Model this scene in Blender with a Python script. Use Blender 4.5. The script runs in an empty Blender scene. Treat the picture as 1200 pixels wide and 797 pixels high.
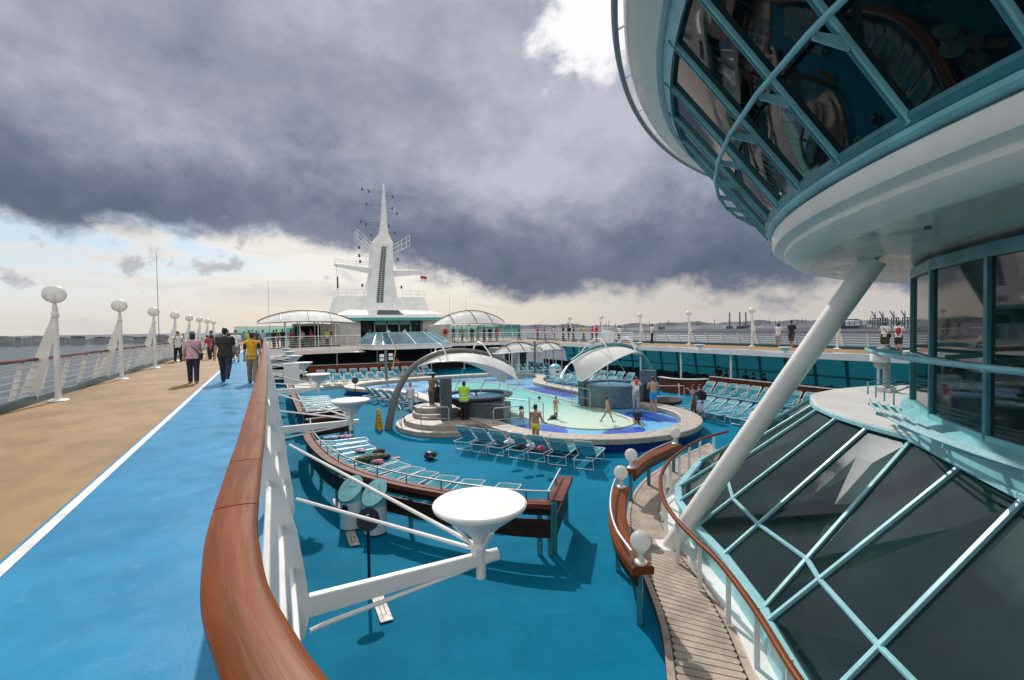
import bpy, math, random
import numpy as np
from mathutils import Vector, Matrix
random.seed(7)
S = bpy.context.scene
COL = S.collection
R = math.radians
PI = math.pi
sin, cos = math.sin, math.cos

# ------------------------------------------------------------------ camera
CZ = 1.6
YAW, PITCH, ROLL, FPX = R(27.4), R(-1.51), R(0.85), 560.0
_f = Vector((sin(YAW)*cos(PITCH), cos(YAW)*cos(PITCH), sin(PITCH)))
_r = Vector((cos(YAW), -sin(YAW), 0))
_u = _r.cross(_f)
_r2 = cos(ROLL)*_r - sin(ROLL)*_u
_u2 = sin(ROLL)*_r + cos(ROLL)*_u
CAMP = Vector((0, 0, CZ))
cam = bpy.data.cameras.new('camera')
co = bpy.data.objects.new('camera', cam)
COL.objects.link(co)
m = Matrix((_r2, _u2, -_f)).transposed().to_4x4()
m.translation = CAMP
co.matrix_world = m
cam.sensor_width = 36
cam.lens = FPX/1200*36
cam.clip_start = 0.05
cam.clip_end = 30000
S.camera = co

def ray(px, py):
    return _f + (px-600)/FPX*_r2 + (398.5-py)/FPX*_u2
def G(px, py, z):
    """the point at height z in the photograph's direction px, py (1200 x 797)"""
    d = ray(px, py)
    return CAMP + d*((z-CZ)/d.z)
def AY(px, py, y):
    d = ray(px, py)
    return CAMP + d*(y/d.y)
def FAR(px, dist, z):
    d = ray(px, 380); d.z = 0; d.normalize()
    return Vector((d.x*dist, d.y*dist, z))

# ------------------------------------------------------------------ helpers
def V(*a): return Vector(a)
def lerp(a, b, t): return a+(b-a)*t

class MB:
    def __init__(s): s.v = []; s.f = []; s.m = []; s.uv = {}
    def add(s, vs, fs, mi=0, uvs=None):
        b = len(s.v)
        s.v += [tuple(x) for x in vs]
        for k, f in enumerate(fs):
            if uvs: s.uv[len(s.f)] = uvs[k]
            s.f.append([b+i for i in f]); s.m.append(mi)
        return s
    def box(s, c, d, rz=0, mi=0, tilt=None):
        hx, hy, hz = d[0]/2, d[1]/2, d[2]/2
        ps = [V(x, y, z) for z in (-hz, hz) for x, y in ((-hx, -hy), (hx, -hy), (hx, hy), (-hx, hy))]
        M = Matrix.Rotation(rz, 3, 'Z')
        if tilt: M = M @ Matrix.Rotation(tilt[1], 3, tilt[0])
        c = Vector(c)
        return s.add([c+M@p for p in ps], [(3, 2, 1, 0), (4, 5, 6, 7), (0, 1, 5, 4), (1, 2, 6, 5), (2, 3, 7, 6), (3, 0, 4, 7)], mi)
    def beam(s, p0, p1, w, h, up=(0, 0, 1), mi=0, w1=None, h1=None):
        p0, p1 = Vector(p0), Vector(p1)
        d = (p1-p0).normalized(); up = Vector(up)
        a = d.cross(up)
        if a.length < 1e-4: a = d.cross(V(1, 0, 0))
        a.normalize(); b = a.cross(d).normalized()
        w1 = w if w1 is None else w1; h1 = h if h1 is None else h1
        vs = []
        for p, ww, hh in ((p0, w, h), (p1, w1, h1)):
            vs += [p-a*ww/2-b*hh/2, p+a*ww/2-b*hh/2, p+a*ww/2+b*hh/2, p-a*ww/2+b*hh/2]
        return s.add(vs, [(3, 2, 1, 0), (4, 5, 6, 7), (0, 1, 5, 4), (1, 2, 6, 5), (2, 3, 7, 6), (3, 0, 4, 7)], mi)
    def tube(s, pts, r, n=8, closed=False, mi=0, caps=True):
        pts = [Vector(p) for p in pts]
        N = len(pts)
        rs = r if isinstance(r, (list, tuple)) else [r]*N
        tn = []
        for i in range(N):
            if closed: t = pts[(i+1) % N]-pts[i-1]
            else: t = pts[min(i+1, N-1)]-pts[max(i-1, 0)]
            tn.append(t.normalized() if t.length > 1e-9 else V(0, 0, 1))
        a = tn[0].orthogonal().normalized()
        vs = []
        for i in range(N):
            a = a-tn[i]*a.dot(tn[i])
            a = a.normalized() if a.length > 1e-6 else tn[i].orthogonal().normalized()
            b = tn[i].cross(a)
            for k in range(n):
                t = 2*PI*k/n
                vs.append(pts[i]+(a*cos(t)+b*sin(t))*rs[i])
        fs = []
        for i in range(N if closed else N-1):
            j = (i+1) % N
            for k in range(n):
                l = (k+1) % n
                fs.append((i*n+k, i*n+l, j*n+l, j*n+k))
        if caps and not closed:
            fs.append(tuple(range(n-1, -1, -1))); fs.append(tuple((N-1)*n+k for k in range(n)))
        return s.add(vs, fs, mi)
    def lathe(s, prof, c=(0, 0, 0), n=24, a0=0, a1=2*PI, mi=0):
        c = Vector(c); full = abs(a1-a0-2*PI) < 1e-6
        N = n if full else n+1
        vs = []
        for i in range(N):
            t = a0+(a1-a0)*i/n
            for r, z in prof: vs.append(c+V(r*cos(t), r*sin(t), z))
        P = len(prof); fs = []
        for i in range(n):
            j = (i+1) % N
            for k in range(P-1):
                q = (i*P+k, j*P+k, j*P+k+1, i*P+k+1)
                fs.append(q)
        return s.add(vs, fs, mi)
    def prism(s, poly, z0, z1, mi=0):
        n = len(poly)
        area = sum(poly[i][0]*poly[(i+1) % n][1]-poly[(i+1) % n][0]*poly[i][1] for i in range(n))
        if area < 0: poly = poly[::-1]
        vs = [V(p[0], p[1], z0) for p in poly]+[V(p[0], p[1], z1) for p in poly]
        fs = [tuple(range(n-1, -1, -1)), tuple(range(n, 2*n))]
        fs += [(i, (i+1) % n, n+(i+1) % n, n+i) for i in range(n)]
        return s.add(vs, fs, mi)
    def slab(s, poly3, nrm, mi=0):
        """a closed slab: polygon in space, extruded by the vector nrm"""
        n = len(poly3); nrm = Vector(nrm)
        vs = [Vector(p) for p in poly3]+[Vector(p)+nrm for p in poly3]
        fs = [tuple(range(n-1, -1, -1)), tuple(range(n, 2*n))]
        fs += [(i, (i+1) % n, n+(i+1) % n, n+i) for i in range(n)]
        return s.add(vs, fs, mi)
    def sheet(s, poly, z, mi=0):
        n = len(poly)
        area = sum(poly[i][0]*poly[(i+1) % n][1]-poly[(i+1) % n][0]*poly[i][1] for i in range(n))
        if area < 0: poly = poly[::-1]
        return s.add([V(p[0], p[1], z) for p in poly], [tuple(range(n))], mi)
    def strip(s, A, B, mi=0, closed=False):
        n = len(A)
        vs = [Vector(p) for p in A]+[Vector(p) for p in B]
        fs = [(i, (i+1) % n, n+(i+1) % n, n+i) for i in range(n if closed else n-1)]
        return s.add(vs, fs, mi)
    def sweep(s, path, prof, mi=0, closed=False, caps=True):
        """prof = closed list of (across, up); across is to the right of travel"""
        path = [Vector(p) for p in path]; N = len(path); P = len(prof)
        L = [0]
        for i in range(1, N): L.append(L[-1]+(path[i]-path[i-1]).length)
        pl = [0]
        for k in range(P):
            a, b = prof[k], prof[(k+1) % P]; pl.append(pl[-1]+math.hypot(a[0]-b[0], a[1]-b[1]))
        vs = []
        for i in range(N):
            if closed: t = path[(i+1) % N]-path[i-1]
            else: t = path[min(i+1, N-1)]-path[max(i-1, 0)]
            t.z = 0; t.normalize()
            r = V(t.y, -t.x, 0)
            if 0 < i < N-1 or closed:
                e = (path[i]-path[i-1]); e.z = 0; e.normalize()
                r = r/max(0.5, abs(e.dot(t)))
            for a, u in prof: vs.append(path[i]+r*a+V(0, 0, u))
        fs = []; uv = []
        for i in range(N if closed else N-1):
            j = (i+1) % N
            for k in range(P):
                l = (k+1) % P
                fs.append((i*P+k, j*P+k, j*P+l, i*P+l))
                l2 = L[j] if j else L[i]+0.3
                uv.append(((L[i], pl[k]), (l2, pl[k]), (l2, pl[k+1]), (L[i], pl[k+1])))
        if caps and not closed:
            fs.append(tuple(range(P))); uv.append(tuple((0, 0) for _ in range(P)))
            fs.append(tuple((N-1)*P+k for k in range(P-1, -1, -1))); uv.append(tuple((0, 0) for _ in range(P)))
        return s.add(vs, fs, mi, uv)
    def ell(s, c, r, n=14, k=10, M=None, mi=0):
        c = Vector(c); vs = []; fs = []
        for j in range(k+1):
            p = PI*j/k
            for i in range(n):
                t = 2*PI*i/n
                q = V(r[0]*sin(p)*cos(t), r[1]*sin(p)*sin(t), r[2]*cos(p))
                vs.append(c+(M@q if M else q))
        for j in range(k):
            for i in range(n):
                l = (i+1) % n
                if j == 0: fs.append((0+i, n+i, n+l))
                elif j == k-1: fs.append((j*n+i, (j+1)*n+i, j*n+l))
                else: fs.append((j*n+i, (j+1)*n+i, (j+1)*n+l, j*n+l))
        return s.add(vs, fs, mi)
    def build(s, name, mat, parent=None, org=None, smooth=True, bevel=0, label=None, kind=None):
        me = bpy.data.meshes.new(name)
        vs = s.v
        if org is not None: vs = [(a[0]-org[0], a[1]-org[1], a[2]-org[2]) for a in vs]
        me.from_pydata(vs, [], s.f)
        for mm in (mat if isinstance(mat, (list, tuple)) else [mat]): me.materials.append(mm)
        me.polygons.foreach_set('material_index', s.m)
        if s.uv:
            ul = me.uv_layers.new(name='UVMap')
            for fi, u in s.uv.items():
                p = me.polygons[fi]
                for q, li in enumerate(p.loop_indices): ul.data[li].uv = u[q]
        me.validate(); me.update()
        if smooth:
            me.shade_smooth(); me.set_sharp_from_angle(angle=R(38))
        o = bpy.data.objects.new(name, me)
        COL.objects.link(o)
        if parent is not None: o.parent = parent
        elif org is not None: o.location = org
        if bevel:
            b = o.modifiers.new('bevel', 'BEVEL'); b.width = bevel; b.segments = 2; b.limit_method = 'ANGLE'; b.angle_limit = R(40)
        if label: o['label'] = label
        if kind: o['kind'] = kind
        return o

def tag(o, label, cat, group=None):
    o['label'] = label; o['category'] = cat
    if group: o['group'] = group
    return o
def thing(name, label, cat, loc=(0, 0, 0), rz=0, group=None):
    o = bpy.data.objects.new(name, None); COL.objects.link(o)
    o.location = loc; o.rotation_euler = (0, 0, rz); o.empty_display_size = 0.2
    return tag(o, label, cat, group)
def copy_tree(o, parent=None):
    c = o.copy(); COL.objects.link(c)
    if parent is not None: c.parent = parent
    for ch in list(o.children): copy_tree(ch, c)
    return c
def dup(root, loc, rz=None, label=None, group=None, scale=None):
    c = copy_tree(root); c.location = loc
    if rz is not None: c.rotation_euler = (0, 0, rz)
    if label: c['label'] = label
    if group: c['group'] = group
    if scale: c.scale = scale
    return c
def smooth_path(pts, n=8, closed=False):
    """Catmull-Rom through points"""
    P = [Vector(p) if len(p) == 3 else V(p[0], p[1], 0) for p in pts]; N = len(P); out = []
    for i in range(N if closed else N-1):
        if closed: a, b, c, d = P[i-1], P[i], P[(i+1) % N], P[(i+2) % N]
        else: a, b, c, d = P[max(i-1, 0)], P[i], P[i+1], P[min(i+2, N-1)]
        for k in range(n):
            t = k/n
            out.append(0.5*((2*b)+(c-a)*t+(2*a-5*b+4*c-d)*t*t+(3*b-a-3*c+d)*t**3))
    if not closed: out.append(P[-1])
    return out
def resample(path, step):
    out = [path[0].copy()]; acc = 0
    for i in range(1, len(path)):
        a, b = path[i-1], path[i]; L = (b-a).length
        while L > 1e-9 and acc+L >= step:
            t = (step-acc)/L; a = a+(b-a)*t; out.append(a.copy()); L = (b-a).length; acc = 0
        acc += L
    return out
ORD = ['first', 'second', 'third', 'fourth', 'fifth', 'sixth', 'seventh', 'eighth', 'ninth', 'tenth', 'eleventh', 'twelfth', 'thirteenth', 'fourteenth', 'fifteenth']

# ------------------------------------------------------------------ materials
class NT:
    def __init__(s, nt): s.t = nt; s.n = nt.nodes; s.l = nt.links
    def node(s, typ, **kw):
        n = s.n.new(typ)
        for k, v in kw.items():
            if hasattr(n, k): setattr(n, k, v)
        return n
    def put(s, sock, v):
        if isinstance(v, bpy.types.NodeSocket): s.l.new(v, sock)
        elif v is not None:
            if sock.type == 'RGBA' and len(v) == 3: v = (*v, 1)
            sock.default_value = v
    def math(s, op, a, b=None, c=None, clamp=False):
        n = s.node('ShaderNodeMath', operation=op, use_clamp=clamp)
        for i, v in enumerate((a, b, c)):
            if v is not None: s.put(n.inputs[i], v)
        return n.outputs[0]
    def mapr(s, v, a, b, c=0.0, d=1.0, smooth=True):
        n = s.node('ShaderNodeMapRange'); n.interpolation_type = 'SMOOTHSTEP' if smooth else 'LINEAR'
        for i, x in enumerate((v, a, b, c, d)): s.put(n.inputs[i], x)
        return n.outputs[0]
    def mix(s, f, a, b, mode='MIX'):
        n = s.node('ShaderNodeMix', data_type='RGBA', blend_type=mode)
        s.put(n.inputs[0], f); s.put(n.inputs[6], a); s.put(n.inputs[7], b)
        return n.outputs[2]
    def noise(s, vec, scale, detail=4, rough=0.55, dist=0.0, out=0):
        n = s.node('ShaderNodeTexNoise'); s.put(n.inputs['Vector'], vec)
        n.inputs['Scale'].default_value = scale; n.inputs['Detail'].default_value = detail
        n.inputs['Roughness'].default_value = rough; n.inputs['Distortion'].default_value = dist
        return n.outputs[out]
    def vmul(s, vec, v):
        n = s.node('ShaderNodeVectorMath', operation='MULTIPLY'); s.put(n.inputs[0], vec); s.put(n.inputs[1], v)
        return n.outputs[0]

MATS = {}
def mat(name, col, rough=0.5, metal=0.0, var=0.10, vscale=3.0, bump=0.0, bscale=40.0, coat=0.0, spec=0.5, stretch=(1, 1, 1), uv=False,
        var2=0.0, rvar=0.08, ior=None, trans=None, stain=None):
    M = bpy.data.materials.new(name); M.use_nodes = True; t = NT(M.node_tree)
    b = M.node_tree.nodes['Principled BSDF']
    tc = t.node('ShaderNodeTexCoord')
    v = t.vmul(tc.outputs['UV' if uv else 'Object'], stretch)
    n1 = t.noise(v, vscale, 5, 0.6)
    d = tuple(max(0, c*(1-2*var)) for c in col); u = tuple(min(1, c*(1+1.6*var)+0.1*var*max(col)) for c in col)
    c = t.mix(t.mapr(n1, 0.3, 0.7), d, u)
    if var2:
        n2 = t.noise(v, vscale*9, 4, 0.7)
        c = t.mix(t.mapr(n2, 0.35, 0.75, 0, var2), c, tuple(x*0.55 for x in col))
    if stain:
        n3 = t.noise(v, stain[1], 6, 0.7, 0.6)
        c = t.mix(t.mapr(n3, stain[2], stain[2]+0.12, 0, stain[3]), c, stain[0])
    t.put(b.inputs['Base Color'], c)
    n4 = t.noise(v, vscale*3, 3)
    t.put(b.inputs['Roughness'], t.mapr(n4, 0.3, 0.7, max(0.02, rough-rvar), min(1, rough+rvar)))
    b.inputs['Metallic'].default_value = metal
    b.inputs['Specular IOR Level'].default_value = spec
    if ior: b.inputs['IOR'].default_value = ior
    if coat: b.inputs['Coat Weight'].default_value = coat; b.inputs['Coat Roughness'].default_value = 0.12
    if bump:
        bn = t.node('ShaderNodeBump'); bn.inputs['Strength'].default_value = bump; bn.inputs['Distance'].default_value = 0.01
        t.put(bn.inputs['Height'], t.noise(v, bscale, 5, 0.65)); t.put(b.inputs['Normal'], bn.outputs[0])
    MATS[name] = M
    return M

white = mat('white_paint', (0.80, 0.79, 0.77), 0.32, var=0.04, vscale=1.3, bump=0.03, bscale=14, stain=((0.50, 0.44, 0.36), 2.2, 0.63, 0.35))
white2 = mat('white_paint_rail', (0.78, 0.78, 0.76), 0.38, var=0.05, vscale=2.0, stain=((0.42, 0.36, 0.3), 5.0, 0.66, 0.5))
soffit_m = mat('soffit_paint', (0.76, 0.70, 0.62), 0.18, var=0.05, vscale=0.6, bump=0.12, bscale=1.6)
cream_wall = mat('superstructure_paint', (0.66, 0.66, 0.65), 0.45, var=0.05, vscale=0.7, stain=((0.4, 0.34, 0.28), 0.9, 0.62, 0.35))
plain_white = mat('plain_white', (0.8, 0.8, 0.8), 0.4, var=0.02)
dome_white = mat('cream_white_paint', (0.88, 0.84, 0.78), 0.34, var=0.03, vscale=1.0, bump=0.03, bscale=10, stain=((0.52, 0.46, 0.38), 1.6, 0.66, 0.35))
dish_m = mat('lamp_white', (0.80, 0.79, 0.77), 0.42, var=0.03, spec=0.3)
globe_m = mat('opal_globe', (0.83, 0.83, 0.80), 0.22, var=0.03, coat=0.3)
teal = mat('teal_paint', (0.21, 0.53, 0.57), 0.35, var=0.08, vscale=2.0, bump=0.03, stain=((0.1, 0.25, 0.28), 3.0, 0.6, 0.4))
teal_dark = mat('dark_teal_paint', (0.05, 0.23, 0.26), 0.35, var=0.10, vscale=2.0)
curb_m = mat('curb_blue_paint', (0.02, 0.11, 0.16), 0.35, var=0.15, vscale=3)
teak = mat('varnished_teak', (0.205, 0.055, 0.013), 0.36, var=0.16, vscale=1.0, stretch=(1.0, 20, 1), uv=True, coat=0.0, spec=0.09, var2=0.35, bump=0.06, bscale=6, stain=((0.105, 0.024, 0.008), 0.9, 0.56, 0.5), rvar=0.08)
teak2 = mat('red_wood', (0.16, 0.045, 0.024), 0.45, spec=0.15, var=0.25, vscale=2.5, stretch=(1, 1, 6), var2=0.3)
wood_dark = mat('dark_wood', (0.040, 0.017, 0.012), 0.5, spec=0.2, var=0.25, vscale=3, stretch=(1, 1, 6))
granite = mat('granite', (0.085, 0.10, 0.115), 0.28, var=0.15, vscale=12, var2=0.6)
granite_blue = mat('blue_grey_tile', (0.11, 0.16, 0.20), 0.3, var=0.15, vscale=3, var2=0.4)
stone = mat('coping_stone', (0.42, 0.37, 0.32), 0.55, var=0.12, vscale=4, var2=0.25, bump=0.15, stain=((0.25, 0.2, 0.17), 1.7, 0.6, 0.5))
steel = mat('steel_tube', (0.46, 0.47, 0.48), 0.52, metal=0.5, var=0.04)
grey_arch = mat('grey_arch_paint', (0.155, 0.155, 0.145), 0.4, var=0.06)
membrane_m = mat('tension_membrane', (0.74, 0.74, 0.72), 0.7, var=0.04, vscale=1.0, bump=0.05, bscale=3, stain=((0.5, 0.47, 0.42), 1.5, 0.62, 0.4))
strap_m = mat('turquoise_strap', (0.03, 0.30, 0.40), 0.65, spec=0.12, var=0.14, vscale=2.0)
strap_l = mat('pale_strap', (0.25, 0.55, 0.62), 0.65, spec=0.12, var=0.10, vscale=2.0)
navy_fabric = mat('navy_disc', (0.012, 0.02, 0.05), 0.4, var=0.1)
black = mat('black', (0.02, 0.02, 0.022), 0.5, var=0.2)
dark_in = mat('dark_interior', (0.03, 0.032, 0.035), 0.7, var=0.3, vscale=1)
yellow = mat('yellow_plastic', (0.72, 0.38, 0.012), 0.4, var=0.06)
red = mat('red_paint', (0.5, 0.02, 0.02), 0.4, var=0.08)
grey = mat('grey_paint', (0.3, 0.31, 0.32), 0.45, var=0.06)
line_m = mat('line_paint', (0.72, 0.72, 0.70), 0.5, var=0.08, vscale=3, var2=0.15)
tan_m = mat('tan_deck', (0.285, 0.178, 0.082), 0.6, spec=0.25, var=0.12, vscale=0.6, bump=0.25, bscale=60, stain=((0.23, 0.15, 0.09), 0.7, 0.58, 0.32), stretch=(1.6, 1, 1), var2=0.15)
lane_m = mat('blue_lane', (0.020, 0.230, 0.435), 0.36, spec=0.20, var=0.07, vscale=0.9, bump=0.16, bscale=45, stain=((0.085, 0.345, 0.56), 6.0, 0.56, 0.34), rvar=0.06, var2=0.12)
pooldeck_m = mat('pool_deck_blue', (0.002, 0.158, 0.275), 0.7, spec=0.03, var=0.07, vscale=0.5, bump=0.15, bscale=70, stain=((0.010, 0.215, 0.36), 3.2, 0.58, 0.32), rvar=0.03, var2=0.12)
tile_blue = mat('deep_blue_tile', (0.006, 0.022, 0.20), 0.25, var=0.15, vscale=3)
ledge_m = mat('light_blue_tile', (0.22, 0.62, 0.95), 0.35, var=0.05, vscale=2)
ledge_dark = mat('royal_blue_tile', (0.003, 0.085, 0.60), 0.35, var=0.08, vscale=2)
cream_tile = mat('cream_tile', (0.86, 0.82, 0.62), 0.4, var=0.05)
asphalt_roof = mat('white_roof', (0.62, 0.60, 0.57), 0.55, var=0.05, vscale=1.0, stain=((0.45, 0.41, 0.37), 1.2, 0.58, 0.5), bump=0.05)
plank_m = mat('walk_teak', (0.41, 0.325, 0.265), 0.6, var=0.16, vscale=2.2, var2=0.35, bump=0.15, bscale=25)
plank_gap = mat('walk_caulk', (0.05, 0.042, 0.04), 0.7)
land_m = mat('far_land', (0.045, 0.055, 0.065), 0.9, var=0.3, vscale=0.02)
land2_m = mat('far_port_land', (0.15, 0.16, 0.19), 0.9, var=0.15, vscale=0.01)  # muted grey carries the distance haze in the colour, no air volume
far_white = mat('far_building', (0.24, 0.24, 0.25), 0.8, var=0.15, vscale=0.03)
far_grey = mat('far_steel', (0.10, 0.12, 0.15), 0.8, var=0.15, vscale=0.03)
hull_blue = mat('far_ship_blue', (0.02, 0.05, 0.10), 0.6)

def translucent(M, f=0.5, col=(0.86, 0.85, 0.82)):
    t = NT(M.node_tree); b = M.node_tree.nodes['Principled BSDF']; out = M.node_tree.nodes['Material Output']
    tl = t.node('ShaderNodeBsdfTranslucent'); t.put(tl.inputs[0], col); mx = t.node('ShaderNodeMixShader'); mx.inputs[0].default_value = f
    t.l.new(b.outputs[0], mx.inputs[1]); t.l.new(tl.outputs[0], mx.inputs[2]); t.l.new(mx.outputs[0], out.inputs[0])
globe_m.node_tree.nodes['Principled BSDF'].inputs['Coat Weight'].default_value = 0
globe_m.node_tree.nodes['Principled BSDF'].inputs['Specular IOR Level'].default_value = 0.2
translucent(globe_m, 0.6); translucent(membrane_m, 0.25, (0.7, 0.7, 0.68)); translucent(strap_m, 0.25, (0.05, 0.36, 0.46)); translucent(strap_l, 0.25, (0.25, 0.55, 0.62))

def glass(name, col, rough=0.03, ior=1.55, see=0.0, tint=(1, 1, 1), wav=0.02):
    M = bpy.data.materials.new(name); M.use_nodes = True; t = NT(M.node_tree)
    b = M.node_tree.nodes['Principled BSDF']; out = M.node_tree.nodes['Material Output']
    tc = t.node('ShaderNodeTexCoord')
    v = tc.outputs['Object']
    t.put(b.inputs['Base Color'], t.mix(t.mapr(t.noise(v, 0.9, 4, 0.6), 0.35, 0.7), tuple(c*0.6 for c in col), col))
    t.put(b.inputs['Roughness'], t.mapr(t.noise(v, 2.5, 5, 0.7), 0.4, 0.75, rough, rough+0.07))
    b.inputs['IOR'].default_value = ior
    bn = t.node('ShaderNodeBump'); bn.inputs['Strength'].default_value = wav; bn.inputs['Distance'].default_value = 0.05
    t.put(bn.inputs['Height'], t.noise(v, 0.8, 2, 0.5)); t.put(b.inputs['Normal'], bn.outputs[0])
    if see:
        tr = t.node('ShaderNodeBsdfTransparent'); t.put(tr.inputs[0], tint)
        mx = t.node('ShaderNodeMixShader'); mx.inputs[0].default_value = see
        t.l.new(b.outputs[0], mx.inputs[1]); t.l.new(tr.outputs[0], mx.inputs[2]); t.l.new(mx.outputs[0], out.inputs[0])
    return M
glass_roof_m = glass('dark_roof_glass', (0.012, 0.040, 0.042), 0.012, 1.9, 0.45, (0.66, 0.85, 0.83), wav=0.008)
glass_dome_m = glass('dark_window_glass', (0.004, 0.009, 0.010), 0.02, 1.36)
glass_low_m = glass('teal_window_glass', (0.010, 0.035, 0.035), 0.02, 1.65)
glass_side_m = glass('teal_side_glass', (0.02, 0.14, 0.15), 0.03, 1.4, 0.90, (0.24, 0.74, 0.78))
glass_wind_m = glass('green_wind_glass', (0.10, 0.24, 0.22), 0.05, 1.5, 0.85, (0.66, 0.92, 0.88))
glass_sky_m = glass('skylight_glass', (0.10, 0.22, 0.27), 0.04, 1.6)
glass_clear = glass('clear_panel', (0.10, 0.2, 0.2), 0.05, 1.5, 0.75, (0.55, 0.75, 0.75))
# ------------------------------------------------------------------ world, sun
SUN_AZ, SUN_EL = R(10), R(42)
W = bpy.data.worlds.new('World'); S.world = W; W.use_nodes = True
t = NT(W.node_tree); bg = W.node_tree.nodes['Background']
sky = t.node('ShaderNodeTexSky'); sky.sky_type = 'NISHITA'; sky.sun_disc = False
sky.sun_elevation = SUN_EL; sky.sun_rotation = SUN_AZ
STR = 0.1
bg.inputs['Strength'].default_value = STR
tc = t.node('ShaderNodeTexCoord'); dirv = tc.outputs['Generated']
sp = t.node('ShaderNodeSeparateXYZ'); t.l.new(dirv, sp.inputs[0])
X, Y, Z = sp.outputs
el = t.math('MULTIPLY', t.math('ARCSINE', Z), 180/PI)
az = t.math('MULTIPLY', t.math('ARCTAN2', X, Y), 180/PI)
dz = t.vmul(dirv, (1, 1, 1.3))
n_big = t.noise(dz, 1.7, 7, 0.58, 0.2)
n_big2 = t.noise(t.vmul(dirv, (1.1, 1.1, 1.7)), 2.3, 7, 0.56, 0.25)
n_mid = t.noise(dz, 4.6, 9, 0.60, 0.2)
n_fine = t.noise(dz, 11.0, 9, 0.62, 0.15)
streak = t.noise(t.vmul(dirv, (1, 1, 7.0)), 3.0, 7, 0.6, 0.8)
# ragged lower edge of the storm cloud (degrees of elevation)
e0 = t.mapr(az, 2.0, 30.0, 9.6, 3.4)
e0 = t.math('ADD', e0, t.math('MULTIPLY', t.math('SUBTRACT', n_mid, 0.5), 9.0))
e0 = t.math('ADD', e0, t.math('MULTIPLY', t.math('SUBTRACT', n_fine, 0.5), 5.0))
cov = t.mapr(el, t.math('SUBTRACT', e0, 0.9), t.math('ADD', e0, 1.6))
def K(c): return tuple(x/STR for x in c)
# storm cloud: darkest just above its base, paler and violet higher up
hgt = t.math('SUBTRACT', el, e0)
hgt = t.math('ADD', hgt, t.math('MULTIPLY', t.math('SUBTRACT', n_big, 0.5), 16.0))
band = t.mapr(hgt, 3.0, 15.0, 1.0, 0.0)
shade = t.math('ADD', t.math('MULTIPLY', band, 0.52), t.math('MULTIPLY', t.math('SUBTRACT', n_big2, 0.5), 1.25))
shade = t.math('ADD', shade, t.math('MULTIPLY', t.math('SUBTRACT', n_mid, 0.5), 0.62))
shade = t.math('ADD', shade, t.math('MULTIPLY', t.math('SUBTRACT', n_fine, 0.5), 0.42))
shade = t.math('ADD', shade, t.mapr(az, -26.0, -2.0, 0.07, 0.0))
shade = t.math('SUBTRACT', shade, t.mapr(az, 26.0, 44.0, 0.0, -0.06))
shade = t.math('ADD', shade, 0.20, clamp=True)
cr = t.node('ShaderNodeValToRGB'); t.l.new(shade, cr.inputs[0])
el_ = cr.color_ramp.elements
el_[0].position = 0.0; el_[0].color = (*K((0.52, 0.53, 0.615)), 1)
el_[1].position = 1.0; el_[1].color = (*K((0.078, 0.106, 0.163)), 1)
for p, c in ((0.30, (0.335, 0.352, 0.44)), (0.62, (0.180, 0.205, 0.290))):
    e = el_.new(p); e.color = (*K(c), 1)
cloud = cr.outputs[0]
# bright break high up to the right, where the sun gets through
dx = t.math('DIVIDE', t.math('SUBTRACT', az, 38.0), 8.0)
dy = t.math('DIVIDE', t.math('SUBTRACT', el, 38.5), 10.5)
dd = t.math('SQRT', t.math('ADD', t.math('MULTIPLY', dx, dx), t.math('MULTIPLY', dy, dy)))
dd = t.math('ADD', dd, t.math('MULTIPLY', t.math('SUBTRACT', n_mid, 0.5), 2.2))
dd = t.math('ADD', dd, t.math('MULTIPLY', t.math('SUBTRACT', n_fine, 0.5), 1.2))
brk = t.mapr(dd, 0.75, 1.15, 1.0, 0.0)
cloud = t.mix(brk, cloud, K((1.0, 1.0, 1.0)))
ddb = t.math('SQRT', t.math('ADD', t.math('POWER', t.math('DIVIDE', t.math('SUBTRACT', az, 12.0), 13.0), 2.0), t.math('POWER', t.math('DIVIDE', t.math('SUBTRACT', el, 45.0), 9.5), 2.0)))
ddb = t.math('ADD', ddb, t.math('ADD', t.math('MULTIPLY', t.math('SUBTRACT', n_mid, 0.5), 0.9), t.math('MULTIPLY', t.math('SUBTRACT', n_fine, 0.5), 0.7)))
sunbrk = t.mapr(ddb, 0.80, 1.05, 1.0, 0.0)
# above the frame the cover thins out and is bright
top = t.mapr(t.math('ADD', el, t.math('MULTIPLY', t.math('SUBTRACT', n_mid, 0.5), 30.0)), 46.0, 62.0)
cloud = t.mix(top, cloud, t.mix(t.mapr(t.math('ADD', t.math('MULTIPLY', n_mid, 0.6), t.math('MULTIPLY', n_fine, 0.4)), 0.40, 0.60), K((0.22, 0.24, 0.30)), K((1.15, 1.14, 1.12))))
cloud = t.mix(sunbrk, cloud, t.mix(t.mapr(ddb, 0.2, 1.0), K((9.0, 8.8, 8.2)), K((3.5, 3.5, 3.5))))
# behind the camera: unseen broken cloud, brightened as added fill light
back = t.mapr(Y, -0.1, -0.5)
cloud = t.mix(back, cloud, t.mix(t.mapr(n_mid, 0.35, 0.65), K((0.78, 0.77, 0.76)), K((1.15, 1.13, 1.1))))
side = t.mapr(az, -40.0, -75.0)  # unseen sky to the left, brightened to lift the lounge band and soffit
cloud = t.mix(t.math('MULTIPLY', side, 0.8), cloud, t.mix(t.mapr(n_mid, 0.35, 0.65), K((0.85, 0.84, 0.83)), K((1.30, 1.28, 1.25))))
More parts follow.
